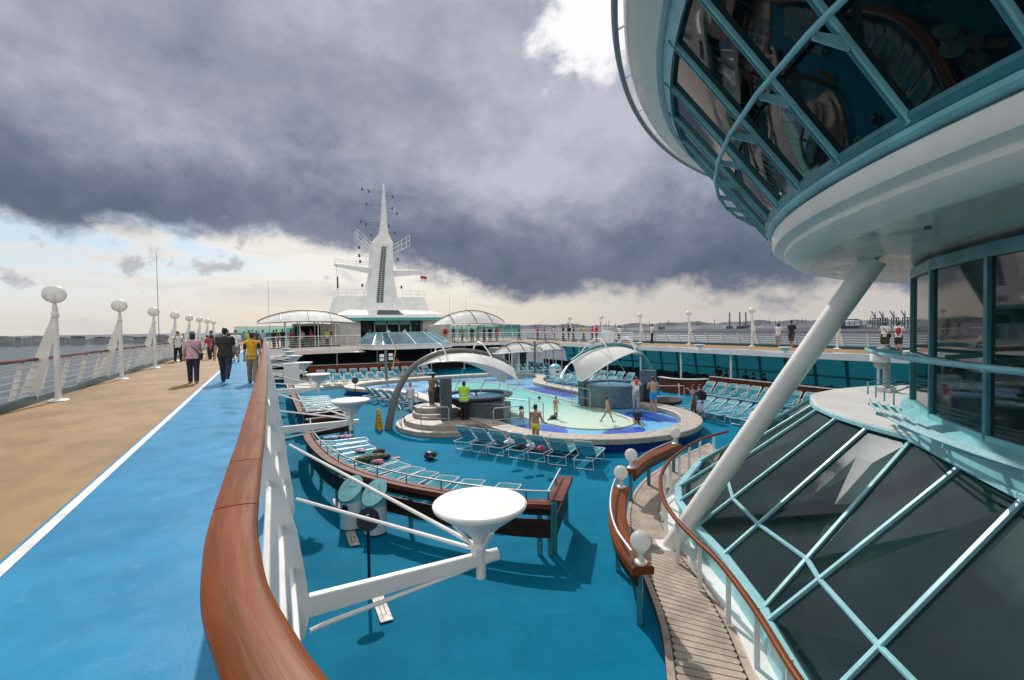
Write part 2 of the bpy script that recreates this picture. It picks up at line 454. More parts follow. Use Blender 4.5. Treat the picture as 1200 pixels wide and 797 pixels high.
# clear strip by the horizon: cream haze, thin streaks, pale blue gaps
low = t.mix(t.mapr(el, 0.0, 7.0), K((0.80, 0.71, 0.60)), K((0.92, 0.88, 0.80)))
low = t.mix(t.mapr(az, 2.0, -16.0), low, t.mix(t.mapr(el, 0.0, 5.0), K((0.74, 0.70, 0.63)), K((0.80, 0.80, 0.79))))
low = t.mix(t.mapr(az, 15.0, 55.0), low, K((0.60, 0.56, 0.53)))
low = t.mix(t.mapr(streak, 0.50, 0.72, 0.0, 0.55), low, K((0.62, 0.59, 0.60)))
gap = t.math('MULTIPLY', t.mapr(streak, 0.42, 0.58, 1.0, 0.0), t.math('MULTIPLY', t.mapr(el, 2.0, 6.0), t.mapr(az, 12.0, -8.0)))
skyb = t.mix(0.55, sky.outputs[0], K((0.62, 0.76, 0.90)))
low = t.mix(gap, low, skyb)
puff = t.math('MULTIPLY', t.mapr(n_fine, 0.54, 0.64), t.math('MULTIPLY', t.mapr(el, 2.5, 5.0), t.mapr(az, 14.0, 2.0)))
low = t.mix(t.math('MULTIPLY', puff, 0.75), low, K((0.42, 0.41, 0.45)))
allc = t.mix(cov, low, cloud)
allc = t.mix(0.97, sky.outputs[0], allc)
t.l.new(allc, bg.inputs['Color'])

sl = bpy.data.lights.new('sun', 'SUN'); so = bpy.data.objects.new('sun', sl); COL.objects.link(so)
sl.energy = 3.3; sl.angle = R(0.9); sl.color = (1.0, 0.955, 0.89)
sd = V(sin(SUN_AZ)*cos(SUN_EL), cos(SUN_AZ)*cos(SUN_EL), sin(SUN_EL))
so.rotation_euler = sd.to_track_quat('Z', 'Y').to_euler()
so.location = (0, 0, 60)
S.view_settings.view_transform = 'Standard'; S.view_settings.look = 'None'
S.view_settings.exposure = 0.0; S.view_settings.gamma = 1.0; S.view_settings.use_curve_mapping = False
S.cycles.max_bounces = 8; S.cycles.transparent_max_bounces = 16; S.cycles.caustics_reflective = False; S.cycles.caustics_refractive = False
S.cycles.use_denoising = True
S.cycles.sample_clamp_indirect = 6
# ------------------------------------------------------------------ setting: sea, decks
XC = 13.2                    # centre line of the ship
XP, XS = 0.03, 26.5          # inner edges of the two side decks
def struct(o): o['kind'] = 'structure'; return o
SEA = -26.0
def sea_mat():
    M = bpy.data.materials.new('sea_water'); M.use_nodes = True; t = NT(M.node_tree); b = M.node_tree.nodes['Principled BSDF']
    tc = t.node('ShaderNodeTexCoord'); v = tc.outputs['Object']
    n = t.noise(t.vmul(v, (1, 1.6, 1)), 0.012, 6, 0.62)
    t.put(b.inputs['Base Color'], t.mix(t.mapr(n, 0.35, 0.7), (0.030, 0.050, 0.068), (0.060, 0.088, 0.11)))
    b.inputs['Roughness'].default_value = 0.30; b.inputs['Specular IOR Level'].default_value = 0.30
    bn = t.node('ShaderNodeBump'); bn.inputs['Strength'].default_value = 0.9; bn.inputs['Distance'].default_value = 1.2
    t.put(bn.inputs['Height'], t.math('ADD', t.noise(t.vmul(v, (1, 1.7, 1)), 0.09, 6, 0.68), t.math('MULTIPLY', n, 1.2)))
    t.put(b.inputs['Normal'], bn.outputs[0])
    return M
mb = MB(); mb.add([(-9000, -4000, SEA), (14000, -4000, SEA), (14000, 16000, SEA), (-9000, 16000, SEA)], [(0, 1, 2, 3)])
struct(mb.build('sea', sea_mat(), smooth=False))

# pool deck (one blue sheet) and the walls of the hull below
mb = MB(); mb.box((XC, 22, -3.16), (37.4, 84, 0.30)); struct(mb.build('pool_deck', pooldeck_m, smooth=False))
mb = MB()
mb.box((-5.35, 22, -14.6), (0.3, 84, 23)); mb.box((31.75, 22, -14.6), (0.3, 84, 23))
struct(mb.build('hull', white, smooth=False))
# upper deck: port strip, starboard strip, forward part with rounded inner corners
fe = smooth_path([(XP, 42), (0.5, 45.5), (2.6, 48.4), (6.2, 49.3), (8.6, 49.3)], 6)
fe = [V(p.x, p.y, 0) for p in fe] + [V(p.x, p.y, 0) for p in smooth_path([(17.8, 49.3), (20.2, 49.3), (23.9, 48.4), (26.0, 45.5), (XS, 42)], 6)]
mb = MB()
mb.box(((-5.1+XP)/2, 16, -0.182), (XP+5.1, 52, 0.34))
mb.box(((31.6+XS)/2, 16, -0.182), (31.6-XS, 52, 0.34))
fp = [(-5.1, 42)]+[(p.x, p.y) for p in fe]+[(31.6, 42), (31.6, 80), (-5.1, 80)]
mb.prism(fp, -0.352, -0.012)
mb.prism([(XP, -10), (XP, 0.80), (0.16, 0.52), (0.31, 0.33), (0.53, 0.15), (0.92, -0.09), (1.52, -0.41), (2.6, -0.84), (3.9, -1.14), (4.6, -1.4), (4.6, -10)], -0.352, -0.012)
struct(mb.build('upper_deck', white, smooth=False))
# floor coverings laid on it
mb = MB()
mb.sheet([(-5.05, -10), (-1.70, -10), (-1.70, 42), (-5.05, 42)], -0.004)
mb.sheet([(XS+0.28, -10), (31.5, -10), (31.5, 42), (XS+0.28, 42)], -0.004)
mb.sheet([(-5.05, 42.0), (XP-0.1, 42.0)]+[(p.x, p.y+0.25) for p in fe]+[(31.5, 42.0), (31.5, 79), (-5.05, 79)], -0.004)
struct(mb.build('tan_deck', tan_m, smooth=False))
mb = MB(); mb.sheet([(-1.70, -10), (XP-0.02, -10), (XP-0.02, 41.99), (-1.70, 41.99)], 0.0)
mb.sheet([(-1.70, 42.0), (-0.12, 42.0), (0.3, 46.0), (0.3, 60), (-1.70, 60)], 0.0)
struct(mb.build('jogging_track', lane_m, smooth=False))
mb = MB(); mb.sheet([(-1.67, -10), (-1.585, -10), (-1.585, 60), (-1.67, 60)], 0.004)
struct(mb.build('track_line', line_m, smooth=False))
mb = MB(); mb.box((-4.86, 23, 0.07), (0.16, 66, 0.17)); mb.box((31.36, 23, 0.07), (0.16, 66, 0.17))
struct(mb.build('deck_kerb', curb_m, smooth=False, bevel=0.02))

# ------------------------------------------------------------------ outer guard rails and their globe lamps
def guard_rail(x, sgn, label, y0, y1, hand_mat):
    g = thing('guard_rail', label, 'railing', (x, y0, 0))
    org = (x, y0, 0)
    mb = MB(); mb.sweep([(x, y0, 1.02), (x, y1, 1.02)], [(-0.07, 0), (-0.05, -0.03), (0.05, -0.03), (0.07, 0), (0.05, 0.03), (-0.05, 0.03)])
    mb.build('handrail', hand_mat, g, org)
    for k, z in enumerate((0.25, 0.40, 0.55, 0.70, 0.85)):
        mb = MB(); xx = x+sgn*0.20*(1-z)
        mb.tube([(xx, y0, z), (xx, y1, z)], 0.016, 6); mb.build('rail', white2, g, org)
    y = y0+0.3
    while y < y1:
        mb = MB()
        P = [(x-0.05*1, y, 0.99), (x+0.05, y, 0.99), (x+sgn*0.22+0.06, y, 0.02), (x+sgn*0.22-0.06, y, 0.02)]
        mb.slab(P, (0, 0.016, 0)); mb.build('post', white2, g, org, smooth=False)
        y += 1.44
    return g
guard_rail(-4.78, -1, 'long white outboard railing with a teak cap on the port side above the sea', 4.0, 58.0, teak2)
guard_rail(31.28, 1, 'long white outboard railing with a teak cap on the far starboard side', 2.0, 50.0, teak2)

globe_clear = bpy.data.materials.new('frosted_globe'); globe_clear.use_nodes = True
t = NT(globe_clear.node_tree); b = globe_clear.node_tree.nodes['Principled BSDF']; out = globe_clear.node_tree.nodes['Material Output']
b.inputs['Base Color'].default_value = (0.80, 0.79, 0.76, 1); b.inputs['Roughness'].default_value = 0.25
tr = t.node('ShaderNodeBsdfTransparent'); tr.inputs[0].default_value = (0.95, 0.94, 0.92, 1)
lw = t.node('ShaderNodeLayerWeight'); lw.inputs[0].default_value = 0.4
mx = t.node('ShaderNodeMixShader'); t.put(mx.inputs[0], t.mapr(lw.outputs['Facing'], 0.0, 0.8, 0.42, 0.92))
t.l.new(tr.outputs[0], mx.inputs[1]); t.l.new(b.outputs[0], mx.inputs[2]); t.l.new(mx.outputs[0], out.inputs[0])

def deck_lamp(label, sgn, group):
    g = thing('deck_lamp', label, 'lamp', (0, 0, 0), 0, group)
    MB().lathe([(0, 0), (0.20, 0), (0.20, 0.02), (0.17, 0.045), (0.075, 0.05), (0, 0.05)], n=24).build('base_plate', white2, g)
    MB().lathe([(0.062, 0.05), (0.06, 0.9), (0.055, 2.0), (0.055, 2.26), (0, 2.26)], n=16).build('pole', white2, g)
    MB_SPIKE = MB().lathe([(0.068, 2.0), (0.075, 2.02), (0.075, 2.10), (0.05, 2.14), (0.04, 2.30), (0.03, 2.42), (0.012, 2.58), (0, 2.60)], n=16)
    P = [(sgn*0.055, -0.01, 2.05), (sgn*0.055, -0.01, 1.45), (sgn*0.38, -0.01, 0.03), (sgn*0.74, -0.01, 0.03)]
    MB().slab(P, (0, 0.02, 0)).build('fin', white2, g, smooth=False)
    MB().ell((0, 0, 2.55), (0.225, 0.225, 0.215), 28, 18).build('globe', globe_clear, g); MB_SPIKE.build('spike', white2, COL.objects['globe'] if False else g)
    return g
lp = deck_lamp('white globe lamp post nearest the camera on the port promenade', -1, 'globe lamp posts along the port promenade')
lp.location = (-4.40, 15.1, 0)
for i in range(1, 8):
    dup(lp, (-4.40, 15.1+5.75*i, 0), None, '%s white globe lamp post along the port railing counting from the nearest' % ORD[i])
ls = deck_lamp('nearest white globe lamp post on the far starboard railing, right of the slanting strut', 1, 'globe lamp posts on the starboard deck')
ls.location = (30.95, 16.7, 0)
for i in range(1, 6):
    dup(ls, (30.95, 16.7+5.72*i, 0), None, '%s globe lamp post on the starboard railing counting from the right' % ORD[i])

# ------------------------------------------------------------------ inner railing beside the camera
n_path = smooth_path([(3.9, -1.15, 0), (2.6, -0.85, 0), (1.5, -0.42, 0), (0.9, -0.10, 0), (0.52, 0.14, 0), (0.29, 0.32, 0), (0.14, 0.50, 0), (0.055, 0.68, 0), (0.005, 0.83, 0), (-0.022, 0.94, 0), (-0.065, 1.15, 0), (-0.086, 1.39, 0), (-0.094, 1.64, 0), (-0.085, 2.3, 0), (-0.07, 3.2, 0), (-0.04, 6.6, 0), (-0.015, 12, 0), (0.0, 22, 0), (0.0, 42.0, 0)], 10)
ir = thing('inner_railing', 'white railing with a broad varnished teak handrail right beside the camera', 'railing', (0, 2, 0))
org = (0, 2, 0)
def cut(path, y0, y1):
    q = [p.copy() for p in path if y0 < p.y < y1]
    def at(y):
        for a, b in zip(path, path[1:]):
            if a.y <= y <= b.y: return a.lerp(b, (y-a.y)/max(1e-9, b.y-a.y))
    return [at(y0)]+q+[at(y1)]
hw, hp = 0.064, []
for a in range(0, 360, 20):      # flattened oval section
    ca, sa = cos(R(a)), sin(R(a))
    hp.append((hw*math.copysign(abs(ca)**0.55, ca), 0.019*math.copysign(abs(sa)**0.6, sa)))
hp = hp[::-1]
joints = [-1.14, -0.6, 1.735, 2.33, 4.1, 6.3, 8.5, 10.7, 13, 15.2, 18, 21, 25, 30, 36, 41.9]
for a, b in zip(joints, joints[1:]):
    q = cut(n_path, a+0.004, b-0.004)
    for p in q: p.z = 1.032
    MB().sweep(q, hp).build('handrail', teak, ir, org)
q = cut(n_path, -1.13, 41.8)
for p in q: p.z = 0.985
MB().sweep(q, [(-0.035, 0), (-0.035, 0.03), (0.035, 0.03), (0.035, 0)]).build('rail_flat', white2, ir, org, smooth=False)
def px_at(y):
    for a, b in zip(n_path, n_path[1:]):
        if a.y <= y <= b.y: return lerp(a.x, b.x, (y-a.y)/(b.y-a.y))
    return 0.0
def plate_x(z): return 0.03+0.21*max(0, min(1, (1.0-z)/1.05))
for z in (0.18, 0.45, 0.72):
    pp = [V(px_at(p.y)*0.9+plate_x(z)-0.02, p.y, z) for p in cut(n_path, -1.13, 41.8)]
    MB().tube(pp, 0.015, 8).build('rail', white2, ir, org)
BOOM0, BDY = 3.1, 5.72
for x_, y_ in ((0.70, 0.02), (1.9, -0.58), (3.3, -1.02)):
    MB().box((x_, y_, 0.49), (0.05, 0.05, 0.98)).build('post', white2, ir, org, smooth=False)
ys = [1.15]+[BOOM0+1.94*i*0.983 for i in range(0, 21)]
for y in ys:
    x0 = px_at(y)*0.9
    pr = [(-0.035, 1.0), (0.045, 1.0), (0.13, 0.72), (0.21, 0.40), (0.255, 0.08), (0.265, -0.12), (0.235, -0.24), (0.15, -0.33), (0.045, -0.34), (0.045, 0.0), (0.03, 0.10), (0.06, 0.30), (0.03, 0.62)]
    MB().slab([(x0+a, y-0.008, z) for a, z in pr], (0, 0.016, 0)).build('plate_post', white2, ir, org, smooth=False)

# ------------------------------------------------------------------ funnel lamps on outrigger arms over the pool deck
def boom_lamp(label, group, sgn=1):
    g = thing('outrigger_lamp', label, 'lamp', (0, 0, 0), 0, group)
    def s(p): return (sgn*p[0], p[1], p[2])
    tip = (1.40, 0, -0.04)
    mb = MB(); mb.beam(s((0.20, 0, -0.06)), s(tip), 0.055, 0.13, w1=0.05, h1=0.085)
    arm_o = mb.build('arm', white, g, smooth=False, bevel=0.008)
    MB().tube([s((1.37, 0, -0.04)), s((1.46, 0, -0.04))], 0.045, 12).build('arm_end_cap', white, arm_o)
    MB().tube([s((0.20, -0.03, -0.20)), s((0.27, -0.03, -0.185)), s((1.30, -0.005, -0.08))], 0.015, 8).build('lower_stay', white, g)
    MB().tube([s((0.24, 1.907, -0.02)), s((1.30, 0.03, 0.02))], 0.016, 8).build('stay', white, g)
    MB().tube([s((0.26, 3.8, 0.10)), s((1.30, 0.045, 0.05))], 0.016, 8).build('stay', white, g)
    mb = MB(); mb.box(s((1.30, 0.0, 0.02)), (0.06, 0.10, 0.07)); mb.build('bracket', white, g, smooth=False, bevel=0.008)
    MB().lathe([(0, -0.20), (0.035, -0.20), (0.035, 0.03), (0.05, 0.035), (0.05, 0.06), (0, 0.06)], s((1.33, 0, 0.02)), 16).build('stem', white, g)
    d = MB().lathe([(0.05, 0.055), (0.065, 0.10), (0.16, 0.19), (0.33, 0.315), (0.335, 0.335), (0.325, 0.345), (0, 0.352)], s((1.33, 0, 0.02)), 48).build('funnel', dish_m, g)
    for k in range(3):
        a = 2*PI*k/3+0.5
        mb = MB(); mb.beam(s((1.33+0.05*cos(a), 0.05*sin(a), 0.04)), s((1.33+0.21*cos(a), 0.21*sin(a), 0.22)), 0.03, 0.012)
        mb.build('rib', white, d, smooth=False)
    return g
bl = boom_lamp('nearest white funnel lamp on an outrigger arm from the teak handrail', 'funnel lamps reaching out from the port railing')
bl.location = (0, BOOM0, 0)
for i in range(1, 7):
    dup(bl, (0.0, BOOM0+BDY*i, 0), None, '%s white funnel lamp on an outrigger arm, counting from the camera' % ORD[i])
bs = boom_lamp('white funnel lamp hanging off the starboard deck edge, right of the slanting strut', 'funnel lamps reaching out from the starboard deck edge', -1)
bs.location = (XS, 10.5, -0.05)
for i, w in enumerate(('white funnel lamp off the starboard deck edge just left of the slanting strut', 'white funnel lamp off the starboard deck edge behind the swimmers canopy', 'fourth funnel lamp along the starboard deck edge from the right', 'farthest funnel lamp along the starboard deck edge')):
    dup(bs, (XS, 10.5+5.75*(i+1), -0.05), None, w)
o = MB().box((0, 0, 0), (0.50, 0.06, 0.74)).build('notice_board', white, None, (0, 0, 0), smooth=False, bevel=0.01); o.location = (0.82, 18.3, 0.10)
tag(o, 'blank white board hung outboard of the port handrail between funnel lamps', 'board')
mb = MB(); mb.beam((-0.62, 0, 0.1), (-0.25, 0, 0.1), 0.04, 0.04); mb.beam((-0.62, 0, -0.15), (-0.25, 0, -0.15), 0.04, 0.04); mb.build('bracket', white2, o, smooth=False)
# inner starboard railing
sr = thing('inner_railing', 'low white railing on the inner edge of the starboard deck', 'railing', (XS, 4, 0))
org = (XS, 4, 0)
for z in (0.3, 0.5, 0.7, 0.9):
    MB().tube([(XS+0.12, 30, z), (XS+0.12, 42, z)], 0.014, 6).build('rail', white2, sr, org)
MB().tube([(XS+0.12, 30, 1.04), (XS+0.12, 42, 1.04)], 0.03, 8).build('handrail', white2, sr, org)
for k in range(9):
    MB().box((XS+0.12, 30+k*1.5, 0.5), (0.03, 0.06, 1.0)).build('post', white2, sr, org, smooth=False)
# ------------------------------------------------------------------ round observation lounge at the right
DC = (13.1, -3.2)
def ring(r, a, z): return V(DC[0]+r*cos(R(a)), DC[1]+r*sin(R(a)), z)
A0, A1 = 20.0, 250.0
def ring_lathe(prof, n=160, a0=A0, a1=A1):
    return MB().lathe(prof, (DC[0], DC[1], 0), n, R(a0), R(a1))
dome = thing('observation_lounge', 'round white overhanging lounge with outward leaning dark windows in teal frames', 'building', (DC[0], DC[1], 2.5))
org = (DC[0], DC[1], 2.5)
ring_lathe([(3, 2.56), (9.15, 2.56), (9.42, 2.575)]).build('soffit', soffit_m, dome, org)
ring_lathe([(9.42, 2.575), (9.52, 2.57), (9.72, 2.63), (9.80, 2.70), (9.81, 2.755), (9.84, 2.77), (9.95, 2.80), (9.985, 2.86), (9.99, 2.98), (9.93, 3.02)]).build('lower_band', dome_white, dome, org)
ring_lathe([(9.93, 3.02), (10.02, 3.02), (10.05, 3.045), (10.05, 3.09), (9.99, 3.095)]).build('lower_frame', teal, dome, org)
ring_lathe([(9.995, 3.10), (10.045, 3.10), (10.09, 3.15), (10.09, 3.19), (10.02, 3.20)]).build('sill_frame', teal_dark, dome, org)
def RW(z): return 10.02+(z-3.1)*0.745
ring_lathe([(11.36, 4.98), (11.42, 4.90), (11.50, 5.06), (11.52, 5.16), (11.4, 5.2)]).build('upper_frame', teal, dome, org)
ring_lathe([(11.47, 5.19), (11.60, 5.10), (11.68, 5.14), (11.92, 5.28), (12.0, 5.42), (12.02, 6.2), (11.9, 7.6), (9.0, 8.0), (3, 8.0)]).build('upper_band', dome_white, dome, org)
a = 98.0+0.3
angs = []
while a < 215: angs.append(a); a += 5.14
for i, (p, q) in enumerate(zip(angs, angs[1:])):
    mb = MB()
    n = 3
    lo = [ring(RW(3.15)-0.02, lerp(p, q, k/n), 3.15) for k in range(n+1)]; hi = [ring(RW(4.98)-0.02, lerp(p, q, k/n), 4.98) for k in range(n+1)]
    lo2 = [v+(V(DC[0], DC[1], v.z)-v).normalized()*0.03 for v in lo]; hi2 = [v+(V(DC[0], DC[1], v.z)-v).normalized()*0.03 for v in hi]
    mb.strip(lo, hi); mb.strip(hi2, lo2)
    mb.build('window_pane', glass_dome_m, dome, org, smooth=True)
for p in angs:
    v0, v1 = ring(RW(3.12)+0.01, p, 3.12), ring(RW(5.0)+0.01, p, 5.0)
    rad = ring(1, p, 0)-ring(0, p, 0)
    mo_ = MB().beam(v0, v1, 0.056, 0.055, up=rad).build('mullion', teal, dome, org, smooth=False, bevel=0.01)
    MB().beam(v0+rad*0.036, v1+rad*0.036, 0.018, 0.03, up=rad).build('mullion_cap', teal_dark, mo_, org, smooth=False)
    m0 = ring(RW(3.72)+0.03, p, 3.72); m1 = ring(10.78, p, 3.80)
    mb = MB(); mb.slab([m0+V(0, 0, 0.05), m0-V(0, 0, 0.05), m1-V(0, 0, 0.03), m1+V(0, 0, 0.03)], (V(-rad.y, rad.x, 0))*0.025)
    mb.build('bracket', teal, dome, org, smooth=False)
MB().tube([ring(10.80, a, 3.82) for a in angs], 0.029, 10).build('cleaning_rail', teal, dome, org)
MB().tube([ring(12.11, a, 5.39) for a in np.arange(60, 216, 1.0)], 0.042, 10).build('outer_tube', grey, dome, org)
for a in np.arange(66, 216, 6.0):
    MB().tube([ring(12.0, a, 5.43), ring(12.11, a, 5.39)], 0.014, 6).build('tube_bracket', white, dome, org)
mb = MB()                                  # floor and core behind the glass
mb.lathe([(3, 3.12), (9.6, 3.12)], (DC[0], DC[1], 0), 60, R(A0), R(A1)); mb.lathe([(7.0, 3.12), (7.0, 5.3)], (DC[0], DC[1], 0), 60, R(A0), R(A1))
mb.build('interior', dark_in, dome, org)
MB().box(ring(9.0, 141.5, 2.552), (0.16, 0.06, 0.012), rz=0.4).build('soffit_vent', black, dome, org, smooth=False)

# ------------------------------------------------------------------ glazed drum below it
drum = thing('glazed_deckhouse', 'round teal framed glass deckhouse under the overhanging lounge', 'building', (DC[0], DC[1], -0.2))
org = (DC[0], DC[1], -0.2)
RD = 7.99
va = [50, 62, 74, 86, 98, 106, 115.0, 126.0, 136.2, 145.5, 155, 163.2, 171.6, 180, 190, 200]
for p, q in zip(va, va[1:]):
    for (z0, z1) in ((0.28, 1.02), (1.10, 2.33)):
        a, b = ring(RD, p, 0), ring(RD, q, 0)
        nr = (V(DC[0], DC[1], 0)-(a+b)/2).normalized()*0.03
        P = [V(a.x, a.y, z0), V(b.x, b.y, z0), V(b.x, b.y, z1), V(a.x, a.y, z1)]
        MB().slab(P, nr).build('window_pane', glass_low_m, drum, org, smooth=False)
    a, b = ring(RD, p, 0), ring(RD, q, 0)
    for z, h in ((0.25, 0.07), (1.06, 0.06), (2.40, 0.16)):
        MB().beam(V(a.x, a.y, z), V(b.x, b.y, z), 0.09, h).build('transom', teal if z < 2 else teal_dark, drum, org, smooth=False)
for p in va:
    a = ring(RD+0.01, p, 0); MB().box((a.x, a.y, 1.34), (0.07, 0.065, 2.24), rz=R(p)).build('mullion', teal_dark, drum, org, smooth=False, bevel=0.01)
MB().lathe([(RD+0.02, 0.215), (8.12, 0.17), (8.16, 0.14), (8.16, 0.10), (8.10, 0.08), (8.14, -0.16), (8.0, -0.18), (6, -0.18), (6, 0.215), (RD+0.02, 0.215)], (DC[0], DC[1], 0), 150, R(50), R(200)).build('sill_ledge', teal, drum, org)
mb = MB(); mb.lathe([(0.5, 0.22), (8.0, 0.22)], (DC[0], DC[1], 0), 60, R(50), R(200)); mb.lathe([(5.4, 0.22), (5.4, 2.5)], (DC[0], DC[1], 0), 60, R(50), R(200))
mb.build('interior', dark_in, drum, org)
slat_m = mat('slat_paint', (0.40, 0.66, 0.70), 0.3, var=0.05)
# slatted cleaning walkway around its foot
for k, (r, z) in enumerate(((8.22, 0.17), (8.34, 0.20), (8.46, 0.23), (8.58, 0.26))):
    MB().tube([ring(r, a, z) for a in np.arange(116.5, 201, 1.2)], 0.02, 6).build('slat', slat_m, drum, org)
for a in list(np.arange(117.5, 201, 7.0)):
    u = ring(1, a, 0)-ring(0, a, 0)
    mb = MB(); mb.slab([ring(8.12, a, 0.06), ring(8.6, a, 0.19), ring(8.6, a, 0.24), ring(8.12, a, 0.15)], V(-u.y, u.x, 0)*0.02)
    mb.build('slat_bracket', teal, drum, org, smooth=False)
for k in range(4):
    z = 0.33
    MB().tube([ring(8.25+0.12*k, 117.0-1.3*k, 0.20+0.03*k), ring(8.25+0.12*k, 117.0-1.3*k, 0.42+0.03*k), ring(8.0+0.1*k, 112-1.3*k, 0.46+0.03*k)], 0.014, 6).build('slat_end', teal, drum, org)
MB().tube([ring(8.62, a, 1.14) for a in np.arange(117, 201, 1.5)], 0.032, 8).build('grab_rail', teal, drum, org)
for a in np.arange(117.5, 201, 8.4):
    MB().beam(ring(8.15, a, 1.08), ring(8.62, a, 1.13), 0.03, 0.07).build('rail_bracket', teal, drum, org, smooth=False)

# ------------------------------------------------------------------ sloping glass roof with its round white cap
roof = thing('glass_roof', 'sloping dark glass roof in pale teal frames below the round deckhouse', 'glass roof', (13.1, 3.5, -2.85))
org = (13.1, 3.5, -2.85)
TOPL = [(13.1, 7.05), (11.7, 6.86), (10.62, 6.22), (10.17, 5.86), (9.55, 5.15), (9.06, 4.40), (8.68, 3.61), (7.61, 2.66), (6.73, 1.86), (5.95, 0.85), (5.3, -0.5)]
BOTL = [(13.1, 10.3), (10.9, 9.55), (8.75, 8.30), (8.05, 7.62), (7.33, 6.49), (6.80, 5.46), (5.98, 4.16), (5.75, 3.95), (4.89, 2.80), (4.05, 1.5), (3.3, -0.3)]
TR = [0.66, 0.66, 0.66, 0.655, None, None, None, None, None, None, 0.60]
ZT, ZB = -0.20, -2.30
top = [V(p[0], p[1], ZT) for p in TOPL]; bot = [V(p[0], p[1], ZB) for p in BOTL]
def proj(p):
    v = Vector(p)-CAMP; zc = v.dot(_f); return 600+FPX*v.dot(_r2)/zc, 398.5-FPX*v.dot(_u2)/zc
pxT = {4: (859, 585.6), 5: (888, 614.7), 6: (945, 655), 7: (960, 679.6), 8: (1042, 769)}
for i, tv in pxT.items():
    TR[i] = min((k/200 for k in range(60, 190)), key=lambda s: math.dist(proj(top[i].lerp(bot[i], s)), tv))
TR[9] = TR[8]
mid = [top[i].lerp(bot[i], TR[i]) for i in range(len(top))]
for i in range(len(top)-1):
    for P in ((top[i], top[i+1], mid[i+1], mid[i]), (mid[i], mid[i+1], bot[i+1], bot[i])):
        n = (P[1]-P[0]).cross(P[3]-P[0]).normalized()
        if n.z > 0: n = -n
        for side in (0, 1):
            Q = [V(26.2-p.x, p.y, p.z) if side else p for p in P]; nn = V(-n.x, n.y, n.z) if side else n
            if side and i > 6: continue
            MB().slab([q+nn*0.012 for q in Q], nn*0.02).build('glass_pane', glass_roof_m, roof, org, smooth=False)
def bar(a, b, w, h, name='mullion', m=teal):
    MB().beam(a, b, w, h).build(name, m, roof, org, smooth=False, bevel=0.006)
lt = bpy.data.materials['teal_paint']
teal_l = mat('pale_teal_paint', (0.31, 0.61, 0.66), 0.3, var=0.06, vscale=2.0)
for i in range(len(top)):
    bar(top[i]+V(0, 0, 0.012), bot[i]+V(0, 0, 0.012), 0.052, 0.05, m=teal_l)
    if i < 7: bar(V(26.2-top[i].x, top[i].y, ZT+.012), V(26.2-bot[i].x, bot[i].y, ZB+.012), 0.052, 0.05, m=teal_l)
for i in range(len(top)-1):
    bar(mid[i]+V(0, 0, 0.008), mid[i+1]+V(0, 0, 0.008), 0.062, 0.042, 'transom', teal_l)
    bar(top[i]+V(0, 0, 0.03), top[i+1]+V(0, 0, 0.03), 0.13, 0.07, 'head_frame', teal_l)
    bar(bot[i]+V(0, 0, 0.0), bot[i+1]+V(0, 0, 0.0), 0.16, 0.07, 'sill_frame', teal_l)
    # upstand wall under the glass
    o0, o1 = bot[i], bot[i+1]
    mb = MB(); mb.add([V(o0.x, o0.y, ZB-0.02), V(o1.x, o1.y, ZB-0.02), V(o1.x, o1.y, -3.0), V(o0.x, o0.y, -3.0)], [(0, 1, 2, 3)]); mb.build('upstand', teal, roof, org, smooth=False)
    if i < 7:
        mb = MB(); mb.add([V(26.2-o0.x, o0.y, ZB-0.02), V(26.2-o1.x, o1.y, ZB-0.02), V(26.2-o1.x, o1.y, -3.0), V(26.2-o0.x, o0.y, -3.0)], [(3, 2, 1, 0)]); mb.build('upstand', teal, roof, org, smooth=False)
fl_p = [(p.x-0.0, p.y-0.05) for p in bot]
MB().prism(fl_p+[(26.2-x, y) for x, y in fl_p[:8][::-1]]+[(20, -0.3)], -2.995, -2.90).build('interior_floor', mat('lounge_carpet', (0.10, 0.085, 0.06), 0.9, var=0.3), roof, org, smooth=False)
ctr = [V(9.2, 5.6, 0), V(8.0, 4.2, 0), V(7.0, 2.6, 0), V(6.5, 1.0, 0)]
MB().sweep(smooth_path([(p.x, p.y, -2.9) for p in ctr], 8), [(-0.05, 0), (-0.05, 0.95), (0.12, 0.95), (0.12, 1.02), (-0.12, 1.02), (-0.12, 0.95), (0.05, 0.95), (0.05, 0)]).build('interior_counter', wood_dark, roof, org, smooth=False)
MB().lathe([(6.6, -2.9), (6.6, -0.3)], (DC[0], DC[1], 0), 60, R(60), R(190)).build('interior_wall', mat('lounge_wall', (0.13, 0.14, 0.12), 0.8, var=0.3, vscale=0.8), roof, org)
# white cap: the round terrace on top, in front of the drum
cap = [V(p[0], p[1], 0) for p in TOPL[:7]]
cp = [(p.x, p.y) for p in smooth_path(cap[::-1], 5)]
capL = cp + [(26.2-x, y) for x, y in cp[::-1][1:]]
MB().prism(capL, -0.20, -0.10).build('roof_cap', asphalt_roof, roof, org, smooth=False, bevel=0.02)
MB().prism([(x*1.0, y) for x, y in [(8.7, 3.58), (7.64, 2.62), (6.76, 1.82), (5.98, 0.82), (8.5, 0.4), (12, 3.5)]], -0.23, -0.13).build('roof_edge', teal_l, roof, org, smooth=False)

